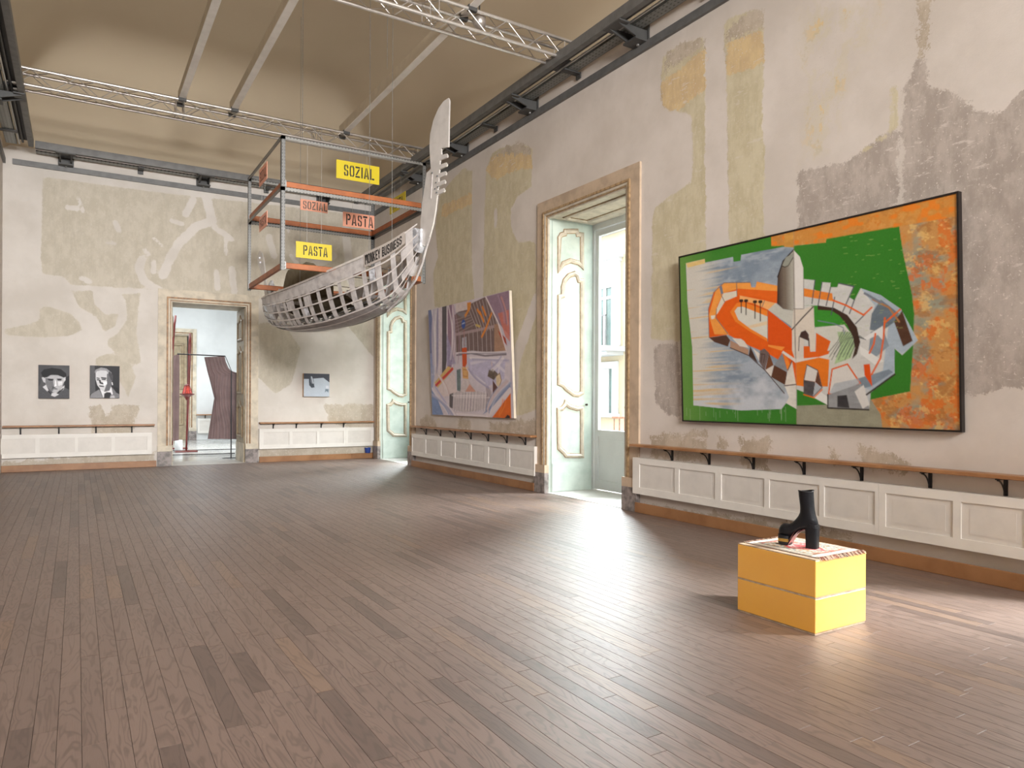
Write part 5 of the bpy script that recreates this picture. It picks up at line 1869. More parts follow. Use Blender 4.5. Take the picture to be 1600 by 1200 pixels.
for pl in ([(105, 435), (90, 550)], [(140, 445), (120, 560)], [(297, 465), (242, 590)], [(182, 470), (160, 560)], [(202, 520), (185, 605)], [(275, 600), (300, 530)], [(222, 450), (297, 467)], [(305, 650), (350, 605)]):
    cv.line(fc(pl), .011, (82, 84, 92))
for pl in ([(195, 535), (260, 560), (345, 607), (385, 570)], [(450, 622), (443, 720), (428, 820), (385, 900)], [(403, 700), (395, 750), (374, 795)], [(525, 580), (450, 645)], [(190, 875), (265, 850), (328, 945), (235, 1000), (172, 998), (190, 875)]):
    cv.line(fc(pl), .016, (222, 100, 40))
cv.poly(fc([(193, 878), (263, 855), (322, 943), (233, 994), (177, 992)]), (216, 212, 206), .05, 19)
cv.poly(fc([(200, 945), (322, 920), (325, 945), (235, 996), (177, 992)]), (160, 170, 178), .12, 20, .7)
cv.poly(fc([(345, 852), (375, 848), (388, 962), (350, 905)]), (218, 84, 28))
cv.poly(fc([(165, 1002), (330, 945), (375, 1072), (165, 1066)]), (150, 152, 154), .2, 22)
cv.poly(fc([(215, 1006), (262, 1002), (275, 1066), (215, 1062)]), (60, 58, 60), .3, 23)
cv.poly(fc([(300, 985), (345, 952), (374, 1050), (340, 1070)]), (214, 212, 208), .05, 24)
cv.line(fc([(168, 1000), (168, 1066), (370, 1075)]), .014, (50, 44, 42))
cv.line(fc([(360, 1000), (498, 900)]), .016, (60, 50, 46))
cv.poly(fc([(100, 960), (165, 1010), (165, 1050), (90, 1010)]), (222, 222, 218))
# left arena
stad = fb([(205, 632), (200, 440), (235, 330), (270, 290), (305, 265), (480, 262), (487, 296), (515, 296), (525, 258), (662, 285), (662, 400), (600, 446), (760, 575), (785, 790), (940, 762), (940, 830), (790, 955), (700, 800), (600, 740), (480, 690), (330, 612)])
cv.poly(stad, (226, 96, 28), .07, 25)
cv.poly(fb([(203, 485), (250, 310), (305, 265), (480, 262), (487, 296), (515, 296), (525, 258), (662, 285), (662, 322), (400, 305), (300, 335), (258, 420), (250, 500), (340, 612), (240, 610)]), (240, 158, 74), .08, 26)
cv.poly(fb([(390, 305), (662, 322), (662, 395), (520, 358), (390, 350)]), (230, 104, 34), .05, 27)
cv.poly(fb([(255, 440), (300, 335), (390, 318), (390, 356), (312, 388), (262, 470), (252, 480)]), (222, 212, 192), .05, 28)
cv.poly(fb([(410, 350), (575, 383), (655, 402), (600, 446), (500, 402), (410, 385)]), (242, 176, 110), .06, 29)
cv.poly(fb([(345, 460), (390, 400), (440, 395), (600, 455), (600, 660), (480, 592), (380, 525)]), (238, 134, 48), .06, 30)
cv.poly(fb([(375, 455), (395, 428), (430, 425), (598, 492), (598, 640), (480, 572), (400, 512)]), (214, 212, 200), .04, 31)
cv.poly(fb([(460, 555), (598, 520), (598, 545), (480, 570)]), (232, 196, 140), 0, 1, .6)
cv.poly(fb([(216, 485), (245, 482), (240, 505), (220, 510)]), (226, 222, 210))
for x, y0, y1 in ((420, 385, 465), (452, 385, 478), (512, 392, 503), (548, 392, 520)):
    cv.line(fb([(x, y0), (x, y1)]), .012, (46, 38, 36))
    cv.line(fb([(x - 6, y0), (x + 6, y0)]), .03, (60, 44, 38))
for pl in ([(388, 262), (392, 350)], [(205, 632), (200, 440), (235, 330), (305, 265), (480, 262)], [(255, 440), (250, 500), (330, 605)], [(575, 385), (560, 425)], [(598, 450), (598, 655)], [(285, 345), (310, 395)]):
    cv.line(fb(pl), .009, (128, 112, 108))
cv.poly(fb([(272, 290), (290, 285), (300, 335), (285, 345)]), (120, 126, 140))
cv.poly(fb([(598, 446), (760, 575), (760, 715), (700, 715), (600, 680)]), (220, 86, 28), .04, 32)
cv.poly(fb([(600, 680), (712, 695), (690, 720), (600, 692)]), (242, 150, 66))
cv.poly(fb([(650, 400), (705, 442), (776, 452), (776, 572), (600, 446)]), (196, 196, 186), .05, 33)
# tower
tw = fb([(660, 402), (664, 225), (700, 120), (770, 45), (772, 452), (700, 440)])
cv.poly(tw, (120, 108, 96), .04, 34)
tm = cv.cov(tw)
s0, s1 = fb([(660, 300)])[0][0], fb([(772, 300)])[0][0]
gr = mm((cv.S - s0) / (s1 - s0))
cv.put(tm * mm(1 - gr * 2.4), (62, 42, 34))
cv.put(tm * mm((gr - .5) * 2.5), (172, 168, 156))
cv.line(fb([(664, 225), (700, 120), (770, 45)]), .014, (50, 40, 40))
cv.poly(fb([(693, 152), (718, 95), (770, 66), (766, 100), (735, 150), (712, 158)]), (150, 152, 140))
cv.line(fb([(693, 152), (712, 160), (735, 150), (768, 95)]), .008, (60, 50, 46))
cv.poly(fb([(770, 45), (812, 90), (835, 165), (838, 442), (772, 452)]), (222, 218, 212), .03, 35)
cv.poly(fb([(770, 440), (838, 440), (905, 418), (916, 720), (880, 726), (870, 600), (830, 585), (808, 620), (806, 772), (785, 792), (760, 718), (760, 575)]), (216, 206, 192), .06, 36)
cv.poly(fb([(806, 640), (840, 600), (840, 772), (806, 772)]), (212, 204, 194))
cv.poly(fb([(808, 628), (820, 595), (850, 582), (872, 612), (872, 655), (838, 640)]), (70, 52, 48), .3, 37)
cv.line(fb([(808, 628), (804, 720)]), .008, (70, 60, 60))
cv.line(fb([(872, 640), (876, 722)]), .012, (60, 44, 42))
cv.line(fb([(760, 578), (832, 498), (902, 425)]), .013, (60, 50, 50))
cv.line(fb([(770, 45), (776, 560), (785, 790)]), .007, (120, 112, 108))
cv.line(fb([(838, 235), (838, 440), (770, 440)]), .007, (130, 122, 116))
cv.poly(fb([(838, 690), (870, 690), (878, 728), (1010, 720), (1000, 770), (838, 775)]), (222, 100, 34))
cv.poly(fc([(110, 695), (182, 737), (165, 787), (105, 812), (52, 820), (52, 762), (78, 762), (82, 790), (108, 788)]), (222, 100, 34), .05, 38)
cv.poly(fb([(700, 720), (785, 776), (940, 762), (1010, 740), (1010, 760), (940, 790), (785, 800), (690, 735)]), (218, 214, 206))
cv.line(fc([(10, 832), (90, 838), (162, 815)]), .04, (218, 212, 204))
# row of little houses along the lower edge
H_ = [([(205, 632), (320, 615), (346, 650), (330, 692), (240, 662)], (88, 60, 48)), ([(346, 650), (470, 712), (466, 752), (346, 700)], (176, 140, 116)), ([(360, 636), (418, 640), (440, 655), (470, 700), (410, 690)], (218, 210, 198)),
      ([(480, 690), (532, 802), (470, 752)], (74, 54, 46)), ([(498, 705), (545, 740), (540, 790)], (216, 208, 198)), ([(545, 720), (575, 705), (606, 735), (576, 852), (540, 792)], (112, 96, 92)), ([(606, 735), (636, 816), (580, 852)], (116, 72, 46)),
      ([(576, 852), (640, 816), (622, 895)], (214, 208, 200)), ([(695, 735), (732, 862), (640, 816)], (136, 138, 142)), ([(700, 735), (735, 780), (750, 830), (732, 862)], (232, 132, 50)), ([(640, 816), (726, 862), (716, 952), (620, 897)], (92, 60, 44)),
      ([(620, 897), (716, 952), (708, 1005)], (160, 168, 172)), ([(760, 790), (788, 952), (710, 962), (732, 850)], (216, 208, 196)), ([(710, 955), (790, 950), (790, 1110), (720, 1070), (740, 1030)], (218, 214, 204))]
for k, (pl, c_) in enumerate(H_):
    cv.poly(fb(pl), c_, .1, 60 + k)
for pl in ([(346, 700), (470, 752), (580, 852), (708, 1005)], [(710, 955), (790, 945)], [(732, 850), (760, 790)], [(560, 740), (552, 800)], [(552, 742), (578, 745), (570, 800)]):
    cv.line(fb(pl), .010, (84, 66, 62))
cv.poly(fb([(785, 800), (940, 765), (1010, 780), (1000, 960), (905, 960), (840, 960), (790, 952)]), (228, 122, 38), .06, 80)
cv.poly(fc([(65, 853), (118, 880), (106, 937), (50, 928)]), (214, 210, 204))
cv.poly(fc([(50, 928), (106, 937), (96, 1008), (50, 992)]), (86, 82, 84), .3, 81)
cv.poly(fc([(118, 880), (138, 965), (106, 937)]), (100, 66, 50))
cv.poly(fc([(106, 937), (138, 965), (96, 1008)]), (168, 176, 184))
cv.line(fc([(50, 992), (96, 1010), (140, 965), (118, 880), (65, 853), (50, 930), (50, 992)]), .009, (90, 80, 80))
cv.line(fc([(50, 1000), (100, 1015), (140, 975)]), .012, (222, 110, 44))
cv.line(fa([(570, 215), (577, 600), (584, 1112)]), .006, (150, 140, 120), .6)
r9 = random.Random(4)
for k in range(60):
    x, y = r9.random() * 300 + 230, r9.random() * 500 + 190
    cv.line(fc([(x, y), (x + 6 + 14 * r9.random(), y - 2)]), .005, (170, 190, 110), .45)
for k in range(26):
    x = 20 + r9.random() * 560
    cv.line(fa([(x, 1010 + r9.random() * 60), (x + 1, 1060 + r9.random() * 50)]), .005, (200, 205, 190), .35)

pic = thing('painting', (W, (PL['y0'] + PL['y1']) / 2, PL['z0']), 'large black-framed green and orange painting of an arena and tower on the right wall', 'painting')
loc = np.array(pic.location)
inst('canvas', cv.mesh('canvas', m_canvas, lambda s, t: np.stack([fx1(PL['z1'] - t) + 0.002, PL['y0'] - s, PL['z1'] - t], 1) - loc), pic, (0, 0, 0))
slab(MB(), fx1, PL['y1'] + .004, PL['y0'] - .004, PL['z0'] + .004, PL['z1'] - .004, 0.004, 0.04).build('stretcher', m_edgec, pic)
fw = 0.011
for (ya, yb, za, zb) in ((PL['y0'] - .004, PL['y0'] + fw, PL['z0'] - fw, PL['z1'] + fw), (PL['y1'] - fw, PL['y1'] + .004, PL['z0'] - fw, PL['z1'] + fw),
                         (PL['y1'] + .0045, PL['y0'] - .0045, PL['z1'] - .004, PL['z1'] + fw), (PL['y1'] + .0045, PL['y0'] - .0045, PL['z0'] - fw, PL['z0'] + .004)):
    slab(MB(), fx1, ya, yb, za, zb, -0.006, 0.044).build('frame_bar', m_blackfr, pic)

# unframed painting of a bucket
Q2 = dict(y0=12.855, y1=9.77, z0=1.10, z1=3.152, xb=6.0, xt=5.9)
fx2, hit2 = tilted(Q2)
wm, hm = Q2['y0'] - Q2['y1'], Q2['z1'] - Q2['z0']
cv = Canvas(wm, hm, 240, 190, (206, 194, 198))


def f2(pts):
    out = []
    for x, y in pts:
        P = hit2(650 + x / 5, 440 + y / 5)
        out.append((Q2['y0'] - P[1], Q2['z1'] - P[2]))
    return out


cv.put(mm((vnoise(cv.h, cv.w, 8, 14, 3) - .45) * 3) * .5, (176, 168, 190))
for x0, x1, c_, al in ((85, 128, (96, 106, 146), .95), (128, 160, (206, 200, 206), 1), (160, 176, (150, 142, 168), .9), (176, 205, (214, 200, 204), 1), (205, 240, (78, 70, 74), .95), (240, 248, (220, 210, 212), 1), (248, 282, (150, 118, 136), .95), (282, 296, (214, 196, 202), 1)):
    cv.poly(f2([(x0, 150), (x1, 150), (x1 + 6, 560), (x1 - 12, 720), (x0, 720)]), c_, .12, x0, al)
cv.poly(f2([(85, 560), (130, 560), (150, 700), (130, 850), (90, 850)]), (150, 160, 196), .15, 5, .8)
cv.poly(f2([(240, 400), (310, 640), (240, 660)]), (160, 150, 180), .2, 6, .8)
cv.poly(f2([(300, 262), (390, 190), (545, 118), (642, 312), (612, 548), (312, 552)]), (118, 96, 92), .14, 7)
for k in range(9):
    cv.line(f2([(400 + k * 24, 185 - k * 8), (480 + k * 20, 380)]), .018, (190, 176, 172), .7)
    cv.line(f2([(310 + k * 34, 400 - k * 4), (316 + k * 34, 545)]), .018, (200, 186, 182), .7)
for k in range(5):
    cv.line(f2([(310, 300 + k * 28), (420 + k * 10, 262 + k * 18)]), .012, (180, 160, 156), .6)
cv.line(f2([(310, 415), (615, 350)]), .05, (176, 152, 150), .8)
cv.poly(f2([(545, 118), (725, 70), (735, 430), (640, 315)]), (150, 124, 140), .12, 8)
cv.poly(f2([(640, 250), (725, 220), (735, 470), (700, 430)]), (206, 116, 92), .15, 9, .8)
cv.poly(f2([(612, 335), (645, 330), (702, 540), (612, 548)]), (166, 128, 104), .15, 10)
cv.poly(f2([(640, 380), (700, 440), (712, 500), (660, 430)]), (170, 72, 48), .15, 11)
cv.line(f2([(545, 118), (640, 315), (705, 535)]), .035, (222, 206, 206))
for pl in ([(520, 200), (545, 260)], [(500, 240), (530, 310)], [(590, 250), (545, 370), (515, 430)], [(480, 220), (500, 250)]):
    cv.line(f2(pl), .05, (226, 134, 44), .9)
cv.line(f2([(470, 340), (500, 350)]), .04, (220, 186, 90), .7)
cv.poly(f2([(312, 168), (400, 160), (420, 215), (312, 240)]), (212, 196, 192), .1, 12)
cv.poly(f2([(312, 245), (400, 235), (385, 285), (340, 270)]), (130, 122, 124), .1, 13)
cv.poly(f2([(400, 165), (432, 160), (425, 215), (385, 285), (378, 262), (402, 225)]), (216, 138, 60), .1, 14)
cv.poly(f2([(356, 318), (364, 298), (376, 296), (386, 312), (386, 348), (376, 368), (364, 366), (356, 346)]), (58, 84, 150), .05, 15)
cv.line(f2([(362, 330), (380, 322)]), .02, (190, 200, 220), .8)
# white cloth, bucket and brush
cv.poly(f2([(312, 555), (440, 540), (560, 552), (735, 545), (735, 1100), (85, 1100), (120, 860), (320, 640)]), (208, 196, 202), .08, 16)
cv.line(f2([(318, 575), (430, 560), (540, 580), (705, 568)]), .03, (112, 100, 106), .9)
cv.poly(f2([(400, 600), (700, 600), (690, 760), (560, 820), (420, 720)]), (190, 182, 204), .15, 17)
for pl in ([(430, 640), (560, 610)], [(600, 620), (690, 700)], [(450, 730), (540, 800)], [(660, 600), (640, 740)]):
    cv.line(f2(pl), .05, (222, 214, 220), .7)
cv.poly(f2([(145, 790), (250, 662), (300, 680), (170, 830)]), (214, 176, 110), .15, 18)
cv.line(f2([(155, 812), (285, 682)]), .06, (206, 66, 58))
cv.poly(f2([(170, 840), (300, 700), (320, 860), (290, 890), (180, 900)]), (218, 200, 196), .08, 19)
cv.poly(f2([(318, 690), (350, 680), (350, 860), (322, 850)]), (110, 124, 124), .2, 20)
cv.poly(f2([(360, 440), (396, 430), (398, 520), (360, 520)]), (176, 170, 176), .3, 21)
cv.line(f2([(376, 380), (378, 500)]), .02, (170, 90, 90), .7)
cv.poly(f2([(360, 518), (397, 514), (398, 640), (386, 668), (364, 664)]), (206, 82, 30), .06, 22)
cv.poly(f2([(360, 668), (408, 668), (410, 762), (366, 756)]), (222, 172, 110), .06, 23)
cv.line(f2([(370, 688), (402, 690), (402, 742), (370, 738), (370, 688)]), .012, (180, 110, 66))
cv.poly(f2([(366, 760), (410, 764), (470, 860), (345, 860)]), (206, 192, 190), .15, 24)
cv.poly(f2([(385, 860), (420, 800), (470, 862)]), (206, 150, 130), .1, 25)
cv.poly(f2([(570, 690), (600, 680), (640, 720), (610, 770), (560, 740)]), (104, 88, 76), .3, 26)
cv.poly(f2([(625, 740), (655, 715), (668, 770), (650, 830), (628, 800)]), (218, 196, 160), .15, 27)
cv.line(f2([(625, 740), (655, 715), (668, 770), (650, 830)]), .015, (120, 84, 60))
cv.line(f2([(592, 610), (594, 680)]), .02, (222, 190, 170))
cv.poly(f2([(600, 770), (640, 830), (600, 900)]), (100, 66, 60), .2, 28)
cv.poly(f2([(285, 880), (330, 855), (400, 870), (480, 855), (560, 880), (560, 985), (470, 1010), (380, 1022), (300, 1000), (265, 985)]), (196, 182, 182), .12, 29)
cv.poly(f2([(262, 880), (292, 870), (290, 990), (262, 985)]), (96, 86, 88), .15, 30)
for k in range(26):
    x = 295 + k * 10.5
    cv.line(f2([(x, 868 + 8 * (k % 3)), (x - 4, 940), (x - 8, 1005 + 6 * (k % 2))]), .013, (118, 108, 116) if k % 2 else (222, 210, 208), .75)
for k in range(8):
    cv.line(f2([(545 + k * 6, 800 + k * 8), (560 + k * 4, 940 - k * 4)]), .014, (120, 96, 92), .7)
cv.poly(f2([(85, 830), (140, 840), (215, 1040), (85, 1060)]), (108, 134, 178), .2, 31, .9)
cv.line(f2([(130, 840), (260, 1040)]), .07, (218, 208, 214))
cv.line(f2([(150, 820), (240, 960)]), .05, (176, 170, 200), .8)
cv.poly(f2([(520, 1040), (600, 950), (735, 780), (740, 830), (640, 960)]), (110, 130, 170), .2, 32, .8)
cv.line(f2([(560, 1050), (735, 850)]), .1, (220, 206, 206))
cv.poly(f2([(590, 1070), (740, 870), (745, 1080)]), (220, 104, 30), .08, 33)
cv.poly(f2([(690, 1070), (715, 1040), (735, 1050), (735, 1080)]), (60, 40, 40))
rs = random.Random(12)


def sweep(x0, y0, x1, y1, bend, n, wd, cols, al):
    for k in range(n):
        a, b = rs.uniform(-1, 1), rs.uniform(-1, 1)
        col = cols[k % len(cols)]
        pts = []
        for i in range(9):
            f = i / 8
            pts.append((x0 + (x1 - x0) * f + a * 26 + bend * math.sin(f * math.pi) + b * 14 * f, y0 + (y1 - y0) * f + a * 16))
        q = f2(pts)
        for w_, a_ in ((1.0, .4), (.55, .6), (.25, .8)):
            cv.line(q, wd * w_, col, al * a_)


LI, DK, WT = (168, 160, 186), (112, 104, 122), (232, 222, 222)
sweep(110, 190, 130, 720, 20, 5, .05, [(110, 120, 160), WT, (150, 146, 176)], .6)
sweep(165, 180, 150, 660, -14, 6, .045, [WT, LI, (190, 178, 188)], .6)
sweep(268, 170, 290, 620, 24, 5, .045, [(168, 132, 150), WT, (128, 100, 122)], .55)
sweep(660, 120, 715, 330, 10, 6, .06, [(170, 142, 160), (126, 102, 122), (206, 150, 140)], .5)
sweep(430, 600, 700, 610, 16, 5, .05, [WT, LI, (200, 190, 206)], .55)
sweep(420, 690, 570, 830, -22, 6, .05, [WT, (150, 142, 172), LI], .5)
sweep(690, 600, 600, 700, 10, 4, .05, [WT, LI], .5)
sweep(190, 740, 250, 880, 12, 4, .05, [WT, (206, 178, 172)], .55)
sweep(120, 880, 290, 1050, 26, 6, .06, [WT, (126, 146, 186), LI], .6)
sweep(330, 1040, 560, 1060, 8, 5, .05, [WT, (206, 190, 192)], .6)
sweep(720, 780, 560, 1010, -30, 6, .055, [WT, (120, 138, 176), (196, 170, 168)], .6)
sweep(690, 930, 650, 1040, 6, 3, .05, [(236, 130, 50), (206, 90, 24)], .6)
sweep(300, 900, 560, 900, 6, 3, .03, [WT], .5)
for k in range(34):
    x = 292 + k * 8
    cv.line(f2([(x, 866 + 7 * math.sin(k)), (x - 5, 930), (x - 10, 1004 + 6 * math.sin(k * 2.1))]), .012, DK if k % 3 == 0 else WT, .55)
sweep(330, 560, 700, 556, 6, 3, .022, [WT, WT, DK], .7)
cv.line(f2([(366, 470), (368, 515)]), .02, (214, 206, 206), .8)
p2 = thing('painting', (W, (Q2['y0'] + Q2['y1']) / 2, Q2['z0']), 'unframed lilac and white painting of a bucket and brush, between the two windows', 'painting')
loc = np.array(p2.location)
inst('canvas', cv.mesh('canvas', m_canvas, lambda s, t: np.stack([fx2(Q2['z1'] - t) - 0.002, Q2['y0'] - s, Q2['z1'] - t], 1) - loc), p2, (0, 0, 0))
slab(MB(), fx2, Q2['y1'], Q2['y0'], Q2['z0'], Q2['z1'], 0.0, 0.044).build('stretcher', m_edgec, p2)


def small_picture(x0, x1, z0, z1, cv, label, dep=0.05):
    t = thing('painting', ((x0 + x1) / 2, D, z0), label, 'painting')
    loc = np.array(t.location)
    inst('canvas', cv.mesh('canvas', m_canvas, lambda s, t_: np.stack([x0 + s, np.full_like(s, D - dep - 0.002), z1 - t_], 1) - loc), t, (0, 0, 0))
    MB().box(x0, x1, D - dep, D - 0.006, z0, z1).build('stretcher', simple('stretcher_side', lin(196, 160, 122), 0.8), t)


# portrait one: man in a dark flat hat   (drawing units: crop 1600x853 of the photograph, 10.67 px per unit)
def face_canvas(x0, x1, z0, z1, ux0, uy0, ux1, uy1):
    c = Canvas(x1 - x0, z1 - z0, 70, 82, (70, 70, 74))
    fx = lambda pts: [((x - ux0) / (ux1 - ux0) * c.wm, (y - uy0) / (uy1 - uy0) * c.hm) for x, y in pts]
    return c, fx


x0, x1, z0, z1 = -0.63, -0.128, 1.381, 2.02
c, fx = face_canvas(x0, x1, z0, z1, 108, 118, 625, 668)
g = lambda v: tuple(max(0, min(255, (v - 118) * 1.28 + 112 + k)) for k in (0, 0, 4))
c.put(vnoise(82, 70, 6, 8, 2) * .5, (98, 98, 100))
c.poly(fx([(108, 118), (300, 118), (280, 160), (180, 240), (150, 420), (108, 480)]), g(84), .2, 3)
c.poly(fx([(540, 330), (625, 280), (625, 520), (540, 480)]), g(52), .1, 4)
c.poly(fx([(108, 580), (180, 470), (300, 480), (420, 640), (540, 470), (625, 560), (625, 668), (108, 668)]), g(92), .2, 5)
c.poly(fx([(180, 480), (235, 440), (280, 540), (262, 556)]), g(196))
c.poly(fx([(545, 450), (505, 470), (450, 560), (530, 520)]), g(190))
c.poly(fx([(215, 330), (260, 285), (430, 280), (520, 310), (530, 400), (490, 500), (410, 580), (350, 570), (270, 490), (225, 420)]), g(176), .14, 6)
c.poly(fx([(225, 330), (345, 350), (370, 480), (340, 560), (270, 490), (228, 420)]), g(122), .2, 7)
c.poly(fx([(380, 350), (400, 380), (410, 460), (370, 470), (385, 420)]), g(226))
c.poly(fx([(430, 390), (510, 380), (500, 440), (440, 460)]), g(214), .1, 8)
c.poly(fx([(162, 330), (190, 310), (225, 350), (222, 410), (195, 400)]), g(186), .2, 9)
c.poly(fx([(520, 320), (560, 308), (560, 360), (520, 410)]), g(190), .2, 10)
c.poly(fx([(150, 245), (200, 190), (330, 162), (480, 180), (570, 250), (575, 300), (530, 320), (430, 282), (330, 270), (250, 320), (180, 320)]), g(38), .2, 11)
for pl, w_ in (([(270, 350), (350, 352)], .02), ([(285, 366), (345, 366)], .016), ([(420, 345), (490, 345)], .016), ([(432, 362), (480, 360)], .02), ([(345, 480), (385, 488)], .016), ([(340, 505), (420, 510)], .014), ([(520, 505), (400, 600)], .02), ([(270, 545), (330, 600)], .02)):
    c.line(fx(pl), w_, g(56))
c.poly(fx([(330, 580), (390, 570), (450, 600), (380, 640), (320, 620)]), g(196), .1, 12)
small_picture(x0, x1, z0, z1, c, 'black and white portrait of a person in a dark cap, left of the pair')
# portrait two: man in a suit
x0, x1, z0, z1 = 0.212, 0.722, 1.392, 2.032
c, fx = face_canvas(x0, x1, z0, z1, 968, 122, 1460, 668)
c.put(np.ones((82, 70)) * 1.0, g(58))
c.poly(fx([(968, 122), (1045, 122), (1060, 560), (968, 600)]), g(96), .1, 3)
c.poly(fx([(968, 668), (990, 600), (1120, 520), (1190, 668)]), g(138), .12, 4)
c.poly(fx([(1330, 480), (1400, 560), (1460, 600), (1460, 668), (1280, 668)]), g(124), .15, 5)
c.poly(fx([(1360, 470), (1460, 500), (1460, 600), (1400, 570)]), g(44))
c.poly(fx([(1135, 520), (1320, 470), (1350, 600), (1190, 660)]), g(212), .05, 6)
c.poly(fx([(1060, 230), (1100, 200), (1240, 200), (1310, 240), (1320, 380), (1310, 480), (1240, 570), (1150, 530), (1090, 450), (1062, 350)]), g(196), .07, 7)
c.poly(fx([(1250, 250), (1340, 280), (1330, 440), (1290, 540), (1200, 560), (1240, 440)]), g(112), .15, 8)
c.poly(fx([(1045, 235), (1060, 190), (1150, 152), (1240, 165), (1320, 230), (1345, 320), (1300, 300), (1240, 205), (1150, 200), (1085, 215), (1060, 250)]), g(150), .3, 9)
c.poly(fx([(1290, 210), (1350, 280), (1345, 380), (1310, 350), (1270, 250)]), g(84), .2, 10)
for pl, w_ in (([(1085, 330), (1120, 335)], .02), ([(1160, 325), (1230, 330)], .024), ([(1090, 360), (1115, 360)], .022), ([(1170, 350), (1220, 352)], .022), ([(1130, 370), (1140, 410), (1180, 420)], .03), ([(1130, 462), (1190, 470)], .022)):
    c.line(fx(pl), w_, g(60))
c.poly(fx([(1180, 390), (1250, 380), (1250, 430), (1200, 460)]), g(222))
c.poly(fx([(1205, 590), (1250, 565), (1310, 570), (1330, 620), (1290, 668), (1200, 668)]), g(62), .4, 11)
c.poly(fx([(1310, 620), (1370, 620), (1390, 668), (1300, 668)]), g(170), .2, 12)
c.line(fx([(1335, 400), (1342, 440)]), .014, g(220))
small_picture(x0, x1, z0, z1, c, 'black and white portrait of a person in a suit and tie, right of the pair')
# small grey picture
x0, x1, z0, z1 = 4.362, 4.948, 1.452, 1.973
c = Canvas(x1 - x0, z1 - z0, 64, 58, (178, 186, 196))
fx = lambda pts: [((x - 298) / 870 * c.wm, (y - 200) / 770 * c.hm) for x, y in pts]
c.put(vnoise(58, 64, 5, 6, 3) * .4, (188, 196, 206))
c.poly(fx([(290, 190), (1180, 190), (1180, 490), (1140, 470), (960, 335), (610, 370), (600, 380), (290, 385)]), (74, 76, 84), .15, 4)
c.poly(fx([(470, 370), (610, 370), (660, 660), (560, 680), (480, 590), (470, 480)]), (70, 76, 84), .1, 5)
c.poly(fx([(520, 300), (560, 280), (630, 420), (640, 540), (570, 545), (530, 480)]), (120, 124, 134), .25, 6)
c.line(fx([(560, 310), (610, 520)]), .014, (220, 226, 232))
c.poly(fx([(1045, 600), (1140, 600), (1150, 690), (1050, 700)]), (206, 208, 216), .15, 7)
c.poly(fx([(1030, 710), (1140, 720), (1130, 830), (1070, 780), (1010, 830)]), (110, 122, 132), .3, 8)
small_picture(x0, x1, z0, z1, c, 'small dark and pale grey picture hanging alone right of the doorway', 0.11)

# ---------------------------------------------------------------- things in the room beyond
m_red = simple('dark_red_lacquer', lin(112, 36, 30), 0.35, var=0.1, vscale=8)
m_mauve = simple('mauve_curtain_cloth', lin(138, 118, 117), 0.85, var=0.07, vscale=4, spec=0.2)
m_blk2 = simple('black_stand_metal', lin(44, 42, 44), 0.4, 0.4)
CYR = 17.85
cp = lambda u, v, y=CYR: np.array(ony(u, v, y))


def curtain(label, left, right, folds, amp, nu, nv_):
    """cloth sheet between two px edge lines; returns the mesh thing"""
    def ip(pl, f):
        vs = [q[1] for q in pl]
        v = vs[0] + (vs[-1] - vs[0]) * f
        us = np.interp(v, vs, [q[0] for q in pl])
        return us, v
    P = []
    for j in range(nv_ + 1):
        f = j / nv_
        (ul, vl), (ur, vr) = ip(left, f), ip(right, f)
        row = []
        pin = math.exp(-((f - 0.5) / 0.22) ** 2) if folds > 2 else 0.0
        for i in range(nu + 1):
            s0 = i / nu
            s = s0 ** (1 + 0.9 * pin)
            p = cp(ul + (ur - ul) * s, vl + (vr - vl) * s)
            p[1] += amp * math.sin(s0 * folds * 2 * math.pi + 0.5 * math.sin(s0 * 9)) * (0.7 + 0.3 * f) * (1 - 0.55 * s0)
            row.append(p)
        P.append(row)
    Q = [[p + np.array((0, 0.006, 0)) for p in r] for r in P]
    o = MB().grid(P).grid(Q).build('curtain', m_mauve, None, smooth=True, org=tuple(P[-1][0]))
    return tag(o, label, 'curtain')


curtain('mauve curtain gathered at its waist behind the doorway, hanging from the dark rod', [(319, 558), (324, 580), (330.5, 604), (335, 622), (332, 640), (328.5, 660), (324.5, 686)],
        [(351, 556.5), (353, 566), (358, 577), (362, 580), (376, 582), (380, 686)], 6, 0.03, 96, 28)
curtain('narrow flat mauve curtain at the left side of the doorway opening', [(270, 556), (266, 566), (262, 575), (262, 690)], [(280, 553), (280.5, 570), (280.5, 600), (279.5, 688)], 1.5, 0.02, 14, 12)
fr_ = thing('curtain_stand', tuple(cp(360, 715) * (1, 1, 0)), 'black metal stand with a flat foot and rod carrying the mauve curtain', 'stand')
q = cp(360.5, 715)
MB().box(q[0] - 0.012, q[0] + 0.012, CYR - 0.05, CYR - 0.026, 0.006, 2.05).build('post', m_blk2, fr_)
MB().box(q[0] - 0.19, q[0] + 0.16, CYR - 0.10, CYR + 0.02, 0.0, 0.008).build('foot', m_blk2, fr_)
a_, b_ = cp(277, 553), cp(352, 556.5)
MB().tube([tuple(a_), tuple(b_)], 0.014, 8).build('rod', m_blk2, fr_)
MB().tube([tuple(b_), (q[0], CYR - 0.038, 2.05)], 0.008, 6).build('rod', m_blk2, fr_)
MB().tube([(a_[0] - 0.05, CYR + 1.3, 0.014), (q[0] + 0.3, CYR + 1.15, 0.014)], 0.012, 6).build('floor_bar', m_blk2, fr_)
MB().tube([(a_[0] - 0.02, CYR + 2.9, 0.014), (q[0] + 0.6, CYR + 2.75, 0.014)], 0.012, 6).build('floor_bar', m_blk2, fr_)
RYR = 20.31
rp_ = lambda u, v: tuple(ony(u, v, RYR))
t = thing('red_pole', (2.44, RYR, 0), 'tall dark red leaning pole standing on a flat red foot behind the doorway', 'pole')
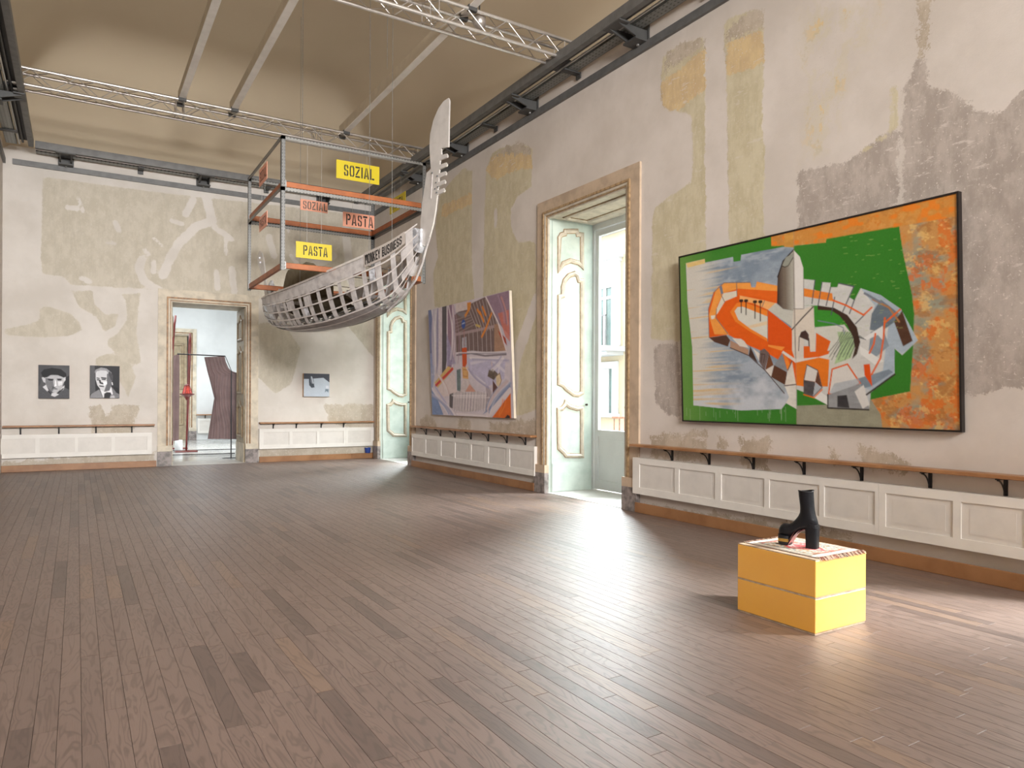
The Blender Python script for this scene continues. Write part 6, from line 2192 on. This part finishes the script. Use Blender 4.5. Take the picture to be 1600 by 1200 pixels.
MB().tube([rp_(291, 704), rp_(293, 650), rp_(295, 590), rp_(296.5, 540), rp_(297, 521)], [0.022, 0.028, 0.036, 0.04, 0.03], 10).build('shaft', m_red, t, smooth=True)
MB().box(2.44 - 0.27, 2.44 + 0.26, RYR - 0.13, RYR + 0.13, 0.0, 0.03).build('foot', m_red, t)
R2 = 21.6
rq = lambda u, v: tuple(ony(u, v, R2))
t = thing('red_pole', (2.2, R2, 0), 'thin curved red pole at the left of the doorway, bending at its top', 'pole')
MB().tube([rq(269, 699), rq(269.6, 640), rq(270, 560), rq(271, 530), rq(272.5, 508), rq(274.5, 493)], [0.02, 0.02, 0.022, 0.026, 0.03, 0.028], 8).build('shaft', m_red, t, smooth=True)
b = rq(270, 698)
MB().box(b[0] - 0.2, b[0] + 0.36, R2 - 0.14, R2 + 0.14, 0.0, 0.03).build('foot', m_red, t)
lx, ly, lz = ony(291.5, 613, RYR)
ly -= 0.12
lt_ = thing('lantern', (lx, ly, lz - 0.2), 'small red glass lantern hanging on the red pole behind the doorway', 'lantern')
m_rglass = simple('red_lantern_glass', lin(226, 92, 80), 0.2, var=0.2, vscale=20)
MB().lathe([(0.05, lz - 0.03), (0.115, lz - 0.03), (0.06, lz + 0.17), (0.05, lz + 0.17)], lx, ly, 6).build('glass', m_rglass, lt_)
MB().lathe([(0, lz - 0.22), (0.03, lz - 0.20), (0.07, lz - 0.12), (0.175, lz - 0.055), (0.18, lz - 0.035), (0.12, lz - 0.03), (0, lz - 0.03)], lx, ly, 8).build('lower_cap', m_red, lt_)
MB().lathe([(0.075, lz + 0.165), (0.07, lz + 0.18), (0.04, lz + 0.21), (0, lz + 0.22)], lx, ly, 8).build('upper_cap', m_red, lt_)
for k in range(6):
    an = math.pi / 3 * k
    MB().tube([(lx + 0.12 * math.cos(an), ly + 0.12 * math.sin(an), lz - 0.03), (lx + 0.065 * math.cos(an), ly + 0.065 * math.sin(an), lz + 0.17)], 0.007, 5).build('bar', m_red, lt_)
MB().tube([(lx, ly, lz + 0.1), (lx, ly + 0.12, lz + 0.13)], 0.01, 5).build('hook', m_red, lt_)
# far wall of the room beyond: ledge and white box
t = shelf(1, AY1, 3.42, 5.2, [3.7, 4.4], 'far oak ledge on the white wall of the room beyond the doorway', z=0.86)
cover(1, AY1, 3.46, 5.2, [(3.52, 4.0), (4.06, 4.6), (4.66, 5.14)], 0.22, 0.72, 'far white panelled box on the wall of the room beyond the doorway')
t = thing('white_pot', (2.32, 20.9, 0), 'small white cylinder on the floor at the foot of the red poles', 'pot')
MB().lathe([(0, 0.0), (0.09, 0.0), (0.10, 0.02), (0.095, 0.28), (0.085, 0.28), (0.08, 0.03), (0, 0.03)], 2.32, 20.9, 16).build('body', m_white, t, smooth=True)
